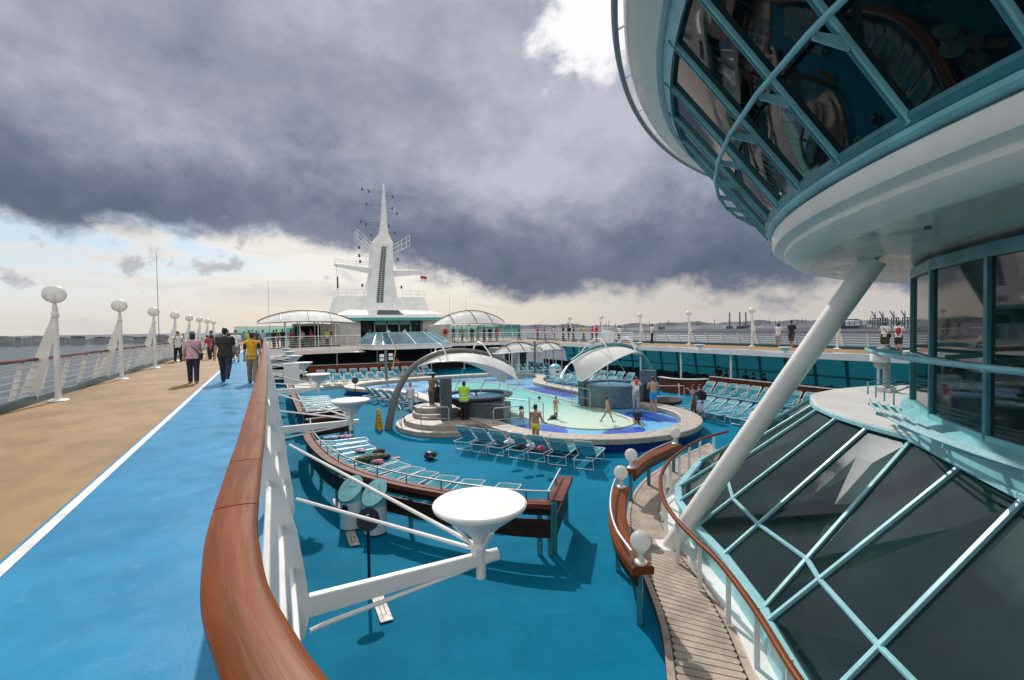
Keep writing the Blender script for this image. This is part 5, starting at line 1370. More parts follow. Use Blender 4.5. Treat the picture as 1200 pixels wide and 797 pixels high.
for (px, py), l in (((447.5, 713), 'nearest worn cream board game marker plate lying on the pool deck'), ((413, 631), 'worn cream marker plate on the pool deck below the litter bins'), ((396, 590), 'farthest worn cream marker plate in the shade of the curved screen')):
    p = G(px, py, -2.99); g = wb('marker_plate', l, 'plate', p, -0.02)
    MB().box((0, 0, 0.006), (0.20, 0.80, 0.012)).build('plate', mat('worn_cream_%d' % pk, (0.52, 0.47, 0.42), 0.55, var=0.2, vscale=6), g, bevel=0.004, smooth=False)
    mb = MB(); mb.box((-0.035, -0.10, 0.0145), (0.016, 0.36, 0.003)); mb.box((0.035, -0.06, 0.0145), (0.016, 0.30, 0.003)); mb.box((0.0, 0.22, 0.0145), (0.014, 0.16, 0.003)); mb.box((-0.05, 0.25, 0.0145), (0.014, 0.08, 0.003))
    mb.build('mark', black, g, smooth=False); pk += 1
cn = wb('caution_sign', 'yellow standing wet floor sign beside the foot of the grey arch', 'sign', G(444, 503.5, -3), 0.3)
for s in (-1, 1): MB().slab([V(-0.125, s*0.16, 0), V(0.125, s*0.16, 0), V(0.065, s*0.02, 0.92), V(-0.065, s*0.02, 0.92)], (0, s*0.02, 0)).build('panel', yellow, cn, smooth=False)
mb = MB()
for k in range(4): mb.box((0, -0.16-0.022+0.152*(0.18+k*0.16), 0.18+k*0.16), (0.09-0.01*k, 0.012, 0.055), tilt=('X', -0.15))
mb.build('mark', black, cn, smooth=False); MB().tube([(-0.05, 0, 0.92), (-0.04, 0, 0.97), (0.04, 0, 0.97), (0.05, 0, 0.92)], 0.014, 6).build('handle', yellow, cn)
def lump(name, p, r_, m, label, cat, parts=(), seed=1, n=7):
    rnd = random.Random(seed); g = wb(name, label, cat, p)
    mb = MB(); mb.ell((0, 0, r_[2]*0.9), r_, 18, 12)
    vs = []
    for v in mb.v:
        k = 1+0.22*sin(v[0]*17+seed)+0.2*sin(v[1]*21+seed*2)+0.14*sin(v[2]*30+v[0]*11); vs.append((v[0]*k, v[1]*k, max(0.005, v[2]*(0.9+0.1*k))))
    mb.v = vs; mb.build('body', m, g)
    for nm, pts, mm in parts: MB().tube(pts, 0.016, 6).build(nm, mm, g)
    return g
bp = G(505, 538.5, -3)
lump('backpack', bp, (0.22, 0.17, 0.15), black, 'black backpack lying alone on the blue pool deck', 'bag', [('strap', [(-0.15, -0.1, 0.1), (-0.05, -0.22, 0.16), (0.1, -0.2, 0.08)], grey)], 3)
lump('towel', G(463, 537.5, -3), (0.16, 0.09, 0.03), mat('pink_cloth', (0.55, 0.28, 0.32), 0.8, var=0.3, vscale=8), 'small pink and white cloth on the pool deck right of the towels', 'towel', (), 5)
stuff_ = [((434, 540), (0.42, 0.22, 0.12), 'camouflage', (0.10, 0.11, 0.06), 'pile of green camouflage clothing on a flat lounger', 'clothes'), ((445, 534), (0.20, 0.15, 0.12), 'black_bag', (0.015, 0.015, 0.02), 'black bag on a flat lounger behind the curved screen', 'bag'),
  ((404, 513), (0.26, 0.18, 0.06), 'flower_towel', (0.60, 0.28, 0.42), 'pink flowered towel on the farthest flat lounger', 'towel'), ((388, 514), (0.30, 0.20, 0.06), 'blue_towel', (0.30, 0.38, 0.60), 'blue and white crumpled towel on a flat lounger', 'towel'),
  ((422, 530), (0.20, 0.13, 0.07), 'pink_towel', (0.62, 0.40, 0.55), 'pink towel heap beside the camouflage clothing', 'towel'), ((443, 543.5), (0.22, 0.14, 0.07), 'pink_towel_b', (0.55, 0.20, 0.30), 'pink and white towel on a lounger near the black bag', 'towel'),
  ((452, 537), (0.22, 0.13, 0.08), 'dark_bag', (0.02, 0.02, 0.03), 'dark bag at the foot of a flat lounger', 'bag')]
for i, ((px, py), r_, mn, c, l, ct) in enumerate(stuff_): lump(ct if ct != 'clothes' else 'clothing', G(px, py, -2.64), r_, mat(mn, c, 0.85, var=0.4, vscale=7, var2=0.5), l, ct, (), i+2)
for i, (px, py, c, l) in enumerate(((597, 521, (0.75, 0.75, 0.75), 'white towel draped over a lounger back'), (622, 525.5, (0.72, 0.72, 0.74), 'white towel hanging on the lounger right of the dark bag'), (610, 527, (0.03, 0.03, 0.04), 'dark bag hanging on a lounger back'), (634, 529, (0.5, 0.06, 0.10), 'red patterned towel on a lounger back'))):
    lump('towel' if i != 2 else 'bag', G(px, py, -2.35), (0.17, 0.10, 0.10), mat('hung_cloth_%d' % i, c, 0.85, var=0.3, vscale=8), l, 'towel' if i != 2 else 'bag', (), i+11)
# striped towel dispenser forward of the pool
tb = wb('towel_bin', 'white bin with a green lid between the forward loungers', 'bin', G(651, 446, -3))
MB().box((0, 0, 0.55), (0.75, 0.7, 1.1)).build('body', white2, tb, bevel=0.04); MB().lathe([(0.48, 1.1), (0.42, 1.28), (0.2, 1.42), (0, 1.44)], n=24).build('lid', teal, tb); MB().box((0, -0.37, 0.75), (0.3, 0.02, 0.2)).build('opening', black, tb, smooth=False)
for i, (x, y, z, s_, l) in enumerate(((26.45, 33.0, 0.25, 0.62, 'white angular loudspeaker box on the starboard deck edge'),)):
    g = wb('speaker_box', l, 'loudspeaker', (x, y, z)); MB().box((0, 0, 0.35), (0.7, 1.0, 1.1), tilt=('Y', 0.2)).build('body', white2, g, smooth=False, bevel=0.05); MB().box((0, 0, -0.2), (0.2, 0.3, 0.3)).build('bracket', grey, g, smooth=False)

# ------------------------------------------------------------------ people
skin = mat('skin', (0.46, 0.26, 0.17), 0.5, var=0.06); skin2 = mat('skin_tan', (0.36, 0.19, 0.115), 0.5, var=0.06)
hairm = mat('black_hair', (0.012, 0.011, 0.010), 0.45, var=0.3)
CM = {}
def cloth(c, rough=0.8):
    k = tuple(round(x, 3) for x in c)
    if k not in CM: CM[k] = mat('cloth_%d' % len(CM), c, rough, var=0.12, vscale=9, bump=0.2, bscale=25)
    return CM[k]
_DG = None
def remeshed(mb, vox, name):
    me = bpy.data.meshes.new(name); me.from_pydata(mb.v, [], mb.f); me.validate()
    o = bpy.data.objects.new('tmp_shape', me); TMP.objects.link(o)
    r_ = o.modifiers.new('r', 'REMESH'); r_.mode = 'VOXEL'; r_.voxel_size = vox
    s_ = o.modifiers.new('s', 'SMOOTH'); s_.iterations = 3; s_.factor = 0.5
    dg = bpy.context.evaluated_depsgraph_get()
    out = bpy.data.meshes.new_from_object(o.evaluated_get(dg)); out.name = name
    out.shade_smooth()
    bpy.data.objects.remove(o); bpy.data.meshes.remove(me)
    return out
def capsule(mb, p0, r0, p1, r1, n=10, flat=1.0):
    p0, p1 = Vector(p0), Vector(p1); d = p1-p0
    if d.length < 1e-4: return
    u = d.normalized(); pts, rr = [], []
    for k in range(5): a = PI/2*(1-k/4.0); pts.append(p0-u*r0*sin(a)); rr.append(max(0.002, r0*cos(a)))
    for k in range(5): a = PI/2*(k/4.0); pts.append(p1+u*r1*sin(a)); rr.append(max(0.002, r1*cos(a)))
    mb.tube(pts, rr, n)
def rotx(v, a): return Vector(v) @ Matrix.Rotation(-a, 3, 'X').transposed() if False else Matrix.Rotation(a, 3, 'X') @ Vector(v)
def figure(label, loc, yaw, h=1.7, legs=((8, 2), (-8, 4)), arms=((0, 8, 8), (0, 8, 8)), lean=0, sit=None, shirt=None, sleeves='short', slv=None, pants=None, shorts=None, skirt=None, trunks=None, shoes=(0.03, 0.03, 0.03), vest=None,
           sk=None, hair='short', hat=None, bag=None, near=False, build=1.0, head=(0, 0), group=None, female=False, base='feet', held=None):
    """a standing, walking or sitting person; faces local +Y.  legs: (thigh forward, knee bend); arms: (forward, outward, elbow)"""
    k = h/1.75; sk = sk or skin
    g = thing('person', label, 'person', (0, 0, 0), yaw, group)
    def sc(v): return Vector(v)*k
    body = MB(); top = MB(); low = MB(); shoe = MB(); low2 = MB()
    hipw, shw = (0.092, 0.175 if female else 0.192)
    J = {}
    LE = []
    for s, (th, kn) in zip((-1, 1), legs):
        hip = V(s*hipw, 0, 0.0); a = R(th); b_ = R(th-kn)
        knee = hip+V(s*0.01, sin(a), -cos(a))*0.43; ank = knee+V(0, sin(b_), -cos(b_))*0.42
        toe = ank+V(s*0.03, cos(R(max(0, kn-th-10)*0.6)), -sin(R(max(0, kn-th-10)*0.6))).normalized()*0.17
        LE.append((s, hip, knee, ank, toe))
    zmin = min(min(l[3].z-0.075, l[4].z-0.03) for l in LE)
    if base == 'hip': zmin = -0.10
    up = V(0, 0, -zmin)
    Rm = Matrix.Rotation(-R(lean), 3, 'X')
    def T(v): return up+Rm @ Vector(v)      # torso points relative to the hip centre
    S_ = 1.0*build
    # torso, neck, head
    def torso(mb, e=0.0, hem=0.0):
        zs_ = [(-0.05-hem*1.2, 0.156+(0.024 if e else 0), 0.116+(0.022 if e else 0)), (0.02-hem*0.5, 0.157+(0.020 if e else 0), 0.118+(0.018 if e else 0)), (0.10, 0.148, 0.108), (0.20, 0.145, 0.105), (0.30, 0.156, 0.111), (0.39, 0.166, 0.114), (0.46, 0.160, 0.100), (0.515, 0.120, 0.075), (0.545, 0.07, 0.055)]
        rg = [[T(((rx+e)*S_*cos(2*PI*q/20), (ry+e)*S_*sin(2*PI*q/20), z+(e if z > 0.4 else 0))) for q in range(20)] for z, rx, ry in zs_]
        for A_, B_ in zip(rg, rg[1:]): mb.strip(A_, B_, closed=True)
        mb.add(rg[0], [tuple(range(19, -1, -1))]); mb.add(rg[-1], [tuple(range(20))])
        for s in (-1, 1): capsule(mb, T((s*0.10, 0, 0.46)), 0.068+e, T((s*shw, 0, 0.475)), 0.062+e)
    torso(body)
    capsule(body, T((0, 0, 0.48)), 0.062, T((0, 0.02, 0.60)), 0.055)
    Hm = Rm @ Matrix.Rotation(R(head[1]), 3, 'Z') @ Matrix.Rotation(R(head[0]), 3, 'X')
    hc = T((0, 0.02, 0.70))
    def H(v): return hc+Hm @ Vector(v)
    body.ell(H((0, -0.005, 0.02)), (0.074, 0.095, 0.105), 16, 12, Hm); body.ell(H((0, 0.03, -0.05)), (0.055, 0.062, 0.07), 14, 10, Hm)
    body.ell(H((0, 0.105, -0.015)), (0.014, 0.022, 0.024), 8, 6, Hm)
    for s in (-1, 1): body.ell(H((s*0.076, -0.005, -0.005)), (0.012, 0.022, 0.032), 8, 6, Hm)
    # arms
    fing = MB(); slm = MB()
    for s, (fw, ou, eb) in zip((-1, 1), arms):
        a, o_ = R(fw), R(ou)
        sh_ = V(s*shw, 0, 0.475)
        d1 = V(s*sin(o_), sin(a)*cos(o_), -cos(a)*cos(o_)); el_ = sh_+d1*0.28
        b_ = R(fw+eb); inn = 0.35 if eb > 60 else 0.0
        d2 = V(s*(sin(o_)*0.6-inn*sin(R(eb))), sin(b_), -cos(b_)).normalized(); wr = el_+d2*0.245
        hd = wr+d2*0.085
        capsule(body, T(sh_), 0.055*S_, T(el_), 0.042); capsule(body, T(el_), 0.042, T(wr), 0.029)
        body.ell(T(hd-d2*0.02), (0.038, 0.038, 0.05), 10, 8); 
        side = d2.cross(V(0, 1, 0.01)).normalized()
        for q in range(4):
            b0 = hd+side*(q-1.5)*0.018; b1 = b0+d2*0.045; b2 = b1+(d2*0.8+V(-s*0.35, 0.25, 0)).normalized()*(0.035 if q in (0, 3) else 0.042)
            fing.tube([T(b0), T(b1), T(b2)], [0.0095, 0.009, 0.007], 6)
        t0 = hd-d2*0.04+V(0, 0.03, 0); fing.tube([T(t0), T(t0+d2*0.03+V(0, 0.03, 0)), T(t0+d2*0.06+V(-s*0.005, 0.035, 0))], [0.011, 0.010, 0.008], 6)
        if shirt is not None:
            e = 0.014
            capsule(slm if slv else top, T(sh_), 0.064*S_+e*0.6, T(sh_.lerp(el_, 0.62 if sleeves == 'short' else 1.0)), 0.062 if sleeves == 'short' else 0.055)
            if sleeves == 'long': capsule(top, T(el_), 0.055, T(wr), 0.042)
    # legs
    for s, hip, knee, ank, toe in LE:
        hip, knee, ank, toe = up+hip, up+knee, up+ank, up+toe
        capsule(body, hip, 0.090*S_, knee, 0.058); capsule(body, knee, 0.058, knee.lerp(ank, 0.35), 0.057); capsule(body, knee.lerp(ank, 0.35), 0.057, ank, 0.038)
        capsule(body, ank-V(0, 0.03, 0.035), 0.035, toe, 0.030)
        if shoes is not None: capsule(shoe, ank-V(0, 0.035, 0.03), 0.050, toe, 0.041)
        e = 0.016
        if pants is not None:
            capsule(low, hip, 0.100*S_+e, knee, 0.070+e); capsule(low, knee, 0.070+e, ank+V(0, 0, 0.0), 0.056+e)
        if shorts is not None: capsule(low, hip, 0.100*S_+e, hip.lerp(knee, 0.95), 0.092+e)
        if trunks is not None: capsule(low, hip, 0.096*S_+0.008, hip.lerp(knee, trunks[1]), 0.086)
        if skirt is not None: capsule(low, hip, 0.12*S_+e, hip.lerp(knee, 0.9), 0.13+e)
    pel = (pants is not None or shorts is not None or trunks is not None or skirt is not None)
    body.ell(up+V(0, -0.015, -0.01), (0.168*S_, 0.125*S_, 0.12), 16, 10)
    if pel: low.ell(up+V(0, -0.015, 0.0), (0.168*S_+0.012, 0.125*S_+0.014, 0.125), 16, 10)
    if shirt is not None: torso(top, 0.016, 0.035)
    vox = (0.011 if near else 0.020)
    def fin(mb, nm, m_, v=None):
        if not mb.v: return
        mb.v = [tuple(Vector(p)*k) for p in mb.v]
        me = remeshed(mb, (v or vox)*k, nm); me.materials.append(m_); o = bpy.data.objects.new(nm, me); COL.objects.link(o); o.parent = g; return o
    body.add(fing.v, fing.f) if not near else None
    if near:
        body_o = MB(); body.v = body.v
    ob = fin(body, 'body', sk)
    if near and fing.v:
        me = ob.data; import bmesh as _b
        bm_ = _b.new(); bm_.from_mesh(me); vs = [bm_.verts.new(Vector(p)*k) for p in fing.v]
        for f in fing.f:
            try: bm_.faces.new([vs[i] for i in f]).smooth = True
            except ValueError: pass
        bm_.to_mesh(me); bm_.free()
    if slv: fin(slm, 'sleeves', cloth(slv))
    fin(top, 'shirt' if shirt is not None else 'top', cloth(shirt) if shirt is not None else skin)
    cc = pants or shorts or skirt or (trunks[0] if trunks else None)
    if cc: fin(low, 'trousers' if pants else 'shorts' if shorts else 'skirt' if skirt else 'trunks', cloth(cc))
    if shoes is not None: fin(shoe, 'shoes', cloth(shoes))
    hb = MB()
    hb.ell(H((0, -0.016, 0.045)), (0.083, 0.100, 0.098), 16, 12, Hm)
    if hair == 'long': hb.ell(H((0, -0.06, -0.06)), (0.082, 0.055, 0.15), 14, 10, Hm)
    elif hair == 'bob': hb.ell(H((0, -0.045, -0.02)), (0.092, 0.07, 0.11), 14, 10, Hm)
    else: hb.ell(H((0, -0.055, -0.01)), (0.066, 0.05, 0.07), 14, 10, Hm)
    hb.v = [tuple(Vector(p)*k) for p in hb.v]; hb.build('hair', hairm, g)
    fe_ = MB()
    for s in (-1, 1): fe_.ell(H((s*0.031, 0.084, 0.008)), (0.013, 0.010, 0.007), 8, 6, Hm)
    fe_.v = [tuple(Vector(p)*k) for p in fe_.v]; fe_.build('eyes', hairm, g)
    mo = MB(); mo.ell(H((0, 0.088, -0.062)), (0.022, 0.008, 0.006), 8, 6, Hm); mo.v = [tuple(Vector(p)*k) for p in mo.v]; mo.build('mouth', CMOUTH, g)
    if hat:
        hm = MB(); hm.ell(H((0, -0.01, 0.07)), (0.092, 0.108, 0.085), 16, 10, Hm); hm.ell(H((0, 0.0, 0.055)), (0.13, 0.15, 0.012), 18, 6, Hm); hm.v = [tuple(Vector(p)*k) for p in hm.v]; hm.build('hat', cloth(hat), g)
    if vest:
        vm = MB(); torso(vm, 0.034, 0.0); fin(vm, 'vest', HIVIS)
        sv = MB()
        for z in (0.10, 0.26):
            sv.tube([T((0.20*S_*cos(R(a)), 0.150*S_*sin(R(a)), z)) for a in range(0, 360, 15)], 0.02, 6, closed=True)
        sv.v = [tuple(Vector(p)*k) for p in sv.v]; sv.build('reflective_strip', plain_white, g)
    if bag:
        c_, kind_ = bag; bm2 = MB()
        if kind_ == 'shoulder':
            bm2.box(T((0.24, -0.05, -0.02)), (0.10, 0.26, 0.24), tilt=('Y', 0.1))
            st_ = MB(); st_.tube([T((0.20, -0.10, 0.08)), T((0.0, -0.145, 0.32)), T((-0.12, -0.09, 0.50)), T((-0.10, 0.06, 0.50)), T((0.05, 0.14, 0.30)), T((0.20, 0.06, 0.06))], 0.016, 6)
            st_.v = [tuple(Vector(p)*k) for p in st_.v]; st_.build('bag_strap', cloth(c_), g)
        else: bm2.ell(T((0, -0.20, 0.28)), (0.15, 0.10, 0.21), 14, 10, Rm)
        bm2.v = [tuple(Vector(p)*k) for p in bm2.v]; bm2.build('bag', cloth(c_), g, bevel=0.01)
    g.location = Vector(loc)
    return g
HIVIS = mat('hi_vis', (0.42, 0.75, 0.03), 0.6, var=0.05); CMOUTH = mat('lips', (0.28, 0.09, 0.08), 0.5)
TMP = bpy.data.collections.new('tmp'); COL.children.link(TMP)
def face_to(loc, px): pass
AW = 0.0          # walking away (towards +y)
BK = (0.02, 0.02, 0.025); NV = (0.018, 0.025, 0.06); WH = (0.72, 0.72, 0.73); RD = (0.55, 0.03, 0.04)
# port promenade
figure('man in a white shirt and black trousers photographing from beside a lamp post', G(209, 424, 0), R(200), 1.68, ((14, 4), (-12, 8)), ((75, 10, 75), (75, 10, 75)), 4, shirt=WH, pants=BK, near=True)
figure('woman in a pink top with a grey head cloth and black shoulder bag walking away', G(227, 449, 0), R(3), 1.62, ((8, 3), (-8, 8)), ((6, 10, 14), (24, 8, 35)), 0, shirt=(0.62, 0.40, 0.45), pants=NV, female=True, hair='long', hat=(0.16, 0.17, 0.19), bag=(BK, 'shoulder'), near=True, build=1.12, shoes=(0.22, 0.12, 0.07))
figure('broad man in a dark green T shirt and navy trousers walking on the blue track', G(265, 448, 0), R(-4), 1.74, ((14, 2), (-16, 34)), ((-12, 12, 8), (14, 12, 22)), 0, shirt=(0.025, 0.028, 0.026), pants=NV, near=True, build=1.22, shoes=(0.05, 0.05, 0.09))
figure('boy in a yellow shirt with dark sleeves and khaki trousers on the blue track', G(296.5, 449, 0), R(-5), 1.58, ((10, 2), (-10, 16)), ((8, 8, 12), (-8, 8, 8)), 0, shirt=(0.72, 0.36, 0.015), slv=(0.012, 0.014, 0.03), pants=(0.26, 0.18, 0.11), near=True, build=0.95)
figure('man in a white T shirt and grey shorts walking towards the camera', G(277, 424, 0), R(185), 1.7, ((14, 4), (-10, 12)), ((20, 8, 30), (-10, 8, 15)), 0, shirt=WH, shorts=(0.20, 0.18, 0.16), near=True)
figure('woman in a red patterned top bending forward by the port rail', G(247, 421, 0), R(150), 1.5, ((20, 20), (10, 30)), ((30, 10, 20), (30, 10, 20)), 25, shirt=(0.40, 0.06, 0.07), pants=BK, female=True, hair='bob')
figure('man in a pale blue shirt and dark trousers near the far end of the track', G(308.5, 408.5, 0), R(10), 1.72, ((4, 2), (-4, 4)), shirt=(0.38, 0.42, 0.60), pants=NV)
figure('person in a purple shirt standing beside the man in pale blue', G(301, 407, 0), R(-20), 1.66, shirt=(0.10, 0.06, 0.14), pants=BK)
for i, (x, y, c, l) in enumerate(((-3.0, 36, BK, 'person in black behind the woman in pink'), (-2.2, 37.5, BK, 'person in black leaning by the port rail in the distance'), (-1.0, 40, (0.45, 0.55, 0.05), 'person in a yellow green top far along the promenade'), (-3.6, 43, (0.5, 0.5, 0.52), 'person in a grey top by the far port rail'), (-0.9, 46, (0.2, 0.05, 0.05), 'person in maroon far along the blue track'), (0.8, 51, BK, 'person in black in the crowd at the end of the track'), (1.6, 52, (0.04, 0.02, 0.05), 'person in dark purple in the crowd at the end of the track'), (2.4, 52.5, BK, 'dark dressed person under the left canopy edge'), (3.3, 51, (0.40, 0.42, 0.52), 'person in pale grey under the left canopy'), (1.1, 53.5, (0.35, 0.40, 0.08), 'person in olive green in the crowd under the left canopy'), (-1.6, 50, (0.25, 0.25, 0.3), 'person in slate grey far along the promenade'))):
    figure(l, (x, y, 0), R(random.uniform(-180, 180)), random.uniform(1.6, 1.78), shirt=c, pants=BK)
# forward deck
for i, (px, y, c, l) in enumerate(((341, 51, RD, 'person in bright red behind the forward rail'), (364, 51.5, (0.55, 0.08, 0.03), 'person in orange red behind the forward rail'), (455, 55, WH, 'person in white at the deckhouse doors'), (474, 55.5, WH, 'seated looking person in white right of the deckhouse doors'), (499, 56, (0.35, 0.05, 0.07), 'person in dark red by the right deckhouse wall'), (433, 55.5, BK, 'person in black at the left deckhouse door'),
   (531, 52, BK, 'person in black at the left under the right canopy'), (541, 53, (0.5, 0.5, 0.5), 'person in grey under the right canopy'), (553, 52, BK, 'dark haired person in black under the middle of the right canopy'), (560, 54, (0.45, 0.45, 0.5), 'person in pale grey beside the canopy posts'), (567, 52, (0.06, 0.10, 0.09), 'person in dark green under the right canopy'), (574, 53, BK, 'person in black leaning on the forward rail'), (582, 52, RD, 'person in red under the right canopy'), (608, 51, (0.04, 0.08, 0.07), 'person in dark teal standing right of the right canopy'))):
    p = AY(px, 380, y); figure(l, (p.x, p.y, 0), R(random.uniform(120, 240)), random.uniform(1.6, 1.75), shirt=c, pants=BK if i % 3 else (0.25, 0.25, 0.28))
p = AY(383, 380, 51); figure('crew member in a yellow hi vis vest behind the forward rail', (p.x, p.y, 0), R(170), 1.7, shirt=WH, pants=(0.05, 0.04, 0.07), vest=True)
# starboard deck
for i, (px, x, c, c2, l, kw) in enumerate(((630, 29, RD, BK, 'leftmost person in red on the far starboard deck', {}), (638, 28, (0.50, 0.05, 0.09), NV, 'person in crimson beside the leftmost person in red', {}), (649, 30, (0.45, 0.50, 0.60), BK, 'person in pale blue on the far starboard deck', {}), (660, 29, BK, BK, 'left one of three people in black on the far starboard deck', {}), (667, 30, BK, NV, 'middle one of three people in black on the far starboard deck', {}), (672, 29, (0.05, 0.05, 0.06), BK, 'right one of three people in black on the far starboard deck', {}), (684, 29.5, (0.65, 0.42, 0.02), NV, 'person in yellow on the far starboard deck', {}), (694, 29, RD, NV, 'left one of a pair in red on the starboard deck', {}), (699, 30, RD, NV, 'right one of a pair in red on the starboard deck', {}), (726, 30.5, WH, BK, 'person in white leaning on the starboard railing left of a lamp', {}), (764, 30.6, WH, NV, 'person in white right of a starboard lamp post', {}))):
    d = ray(px, 390); p = CAMP+d*(x/d.x); figure(l, (p.x, p.y, 0), R(random.uniform(-120, -60)), random.uniform(1.6, 1.75), shirt=c, pants=c2)
def star(px, x): d = ray(px, 395); p = CAMP+d*(x/d.x); return (p.x, p.y, 0)
figure('woman in a white top left of the man in black on the starboard deck', star(912, 30.6), R(-75), 1.62, arms=((35, 10, 70), (35, 10, 70)), lean=6, shirt=WH, shorts=(0.30, 0.32, 0.36), female=True, hair='bob')
figure('man in a black shirt and shorts at the starboard railing left of the strut', star(927.5, 30.5), R(-85), 1.80, shirt=BK, shorts=(0.05, 0.05, 0.05), arms=((30, 12, 60), (20, 12, 40)))
figure('girl in a white top and dark skirt with bag straps at the starboard railing', star(1037, 30.3), R(-70), 1.62, shirt=WH, skirt=(0.05, 0.045, 0.03), female=True, hair='bob', arms=((45, 15, 70), (45, 15, 70)), lean=8, bag=(BK, 'shoulder'))
figure('girl in white with a red backpack at the starboard railing by the glass deckhouse', star(1053, 30.2), R(-70), 1.6, shirt=WH, shorts=(0.03, 0.03, 0.035), female=True, bag=((0.35, 0.04, 0.05), 'back'), arms=((40, 12, 60), (40, 12, 60)), lean=6)
# pool deck
figure('man in yellow swimming trunks standing on the deck by the pool edge', G(628, 525.5, -3), R(-60), 1.68, ((3, 2), (-5, 3)), ((-4, 10, 10), (16, 10, 40)), 0, trunks=((0.72, 0.58, 0.02), 0.28), shoes=None, sk=skin2, near=True)
figure('man in black with white shorts carrying a dark backpack beside the pool coping', G(821, 492, -3), R(20), 1.72, shirt=(0.03, 0.025, 0.05), shorts=(0.60, 0.63, 0.75), bag=((0.012, 0.012, 0.02), 'back'), near=True, arms=((70, 10, 60), (-5, 10, 10)))
figure('person in grey standing close left of the man with the backpack', G(813, 490, -3), R(30), 1.66, shirt=(0.24, 0.25, 0.27), pants=(0.12, 0.12, 0.13), female=True, hair='bob')
figure('guard in a yellow hi vis vest and black trousers facing the whirlpool', G(544, 492, -2.56), R(-40), 1.74, ((2, 1), (-3, 2)), ((20, 8, 60), (25, 8, 60)), 3, shirt=(0.45, 0.48, 0.52), pants=(0.012, 0.012, 0.014), vest=True, near=True, build=1.1)
figure('man in a brown jacket leaning on the tiled tower by the steps', G(506, 478, -2.34), R(-50), 1.72, ((6, 4), (-4, 2)), ((55, 10, 60), (55, 10, 60)), 14, shirt=(0.30, 0.17, 0.09), pants=(0.09, 0.09, 0.095), sleeves='long', near=True)
figure('dark dressed person with a cap behind the tiled tower', (8.6, 24.6, -3), R(120), 1.74, shirt=BK, pants=BK, hat=(0.05, 0.05, 0.055), arms=((60, 15, 60), (60, 15, 60)))
figure('second dark dressed person crouching over the tiled tower', (7.9, 23.7, -2.8), R(160), 1.70, shirt=(0.03, 0.03, 0.03), pants=BK, arms=((70, 15, 40), (60, 15, 60)), lean=14)
figure('person in a white and blue shirt left of the tiled tower', (7.1, 26.0, -3), R(140), 1.62, shirt=(0.66, 0.68, 0.74), pants=(0.5, 0.5, 0.52))
figure('man in blue trunks standing at the right whirlpool with his back turned', G(766, 483, -2.56), R(-30), 1.70, ((2, 1), (-4, 3)), ((35, 8, 80), (35, 8, 80)), 3, trunks=((0.02, 0.30, 0.62), 0.62), shoes=None, near=True)
figure('person in grey trousers carrying a child in white at the right whirlpool', G(745.5, 481, -2.56), R(-40), 1.66, shirt=(0.55, 0.55, 0.58), pants=(0.30, 0.32, 0.34), arms=((60, 5, 70), (60, 5, 70)))
p = G(745.5, 481, -2.56); figure('small child in white with a red and blue top held at the right whirlpool', (p.x-0.15, p.y-0.22, -1.72), R(150), 0.86, ((30, 40), (25, 40)), ((50, 20, 30), (50, 20, 30)), 0, shirt=(0.60, 0.10, 0.12), shorts=WH)
# in the water (standing on the shallow floor)
zf = -2.72
figure('girl in a swimsuit walking with arms spread through the shallow water', G(712, 495.5, ZW), R(-130), 1.22, ((26, 6), (-26, 10)), ((10, 65, 10), (10, 45, 20)), 0, trunks=((0.42, 0.24, 0.20), 0.12), shoes=None, hair='bob', female=True, near=True)
figure('child in a dark swim top sitting in the shallow blue end of the pool', V(*G(747, 493, ZW)[:2], zf), R(150), 1.25, ((88, 8), (80, 10)), ((10, 12, 20), (10, 12, 20)), 0, shirt=(0.03, 0.02, 0.035), trunks=(BK, 0.3), shoes=None, hair='long', base='hip', near=True)
figure('child in yellow trunks standing in the shallow water', G(651.5, 489, ZW), R(170), 0.98, ((4, 2), (-4, 3)), ((20, 12, 60), (20, 12, 60)), 0, trunks=((0.6, 0.5, 0.03), 0.35), shoes=None, near=True)
figure('swimmer in a dark suit crawling in the shallow water', V(*G(643, 490, ZW)[:2], -2.86), R(-80), 1.3, ((-6, 8), (-2, 10)), ((80, 12, 20), (70, 12, 20)), 58, shirt=(0.02, 0.025, 0.03), sleeves='long', trunks=(BK, 0.8), shoes=None, base='hip')
figure('man sitting chest deep at the left grab rail in the pool', V(*G(611, 487, ZW)[:2], -3.05), R(60), 1.66, ((80, 20), (80, 20)), ((30, 30, 30), (30, 30, 30)), 0, trunks=(NV, 0.6), shoes=None, base='hip')
figure('swimmer with only head and shoulders above the far turquoise water', V(*G(632, 468.5, ZW)[:2], -3.32), R(190), 1.68, ((70, 60), (70, 60)), ((50, 40, 20), (50, 40, 20)), 0, trunks=(NV, 0.6), shoes=None, base='hip')
figure('bather sitting in the left whirlpool tub', (9.2, 21.7, -2.35), R(200), 1.68, ((80, 60), (80, 60)), ((60, 70, 10), (60, 70, 10)), 0, trunks=(RD, 0.6), shoes=None, base='hip')
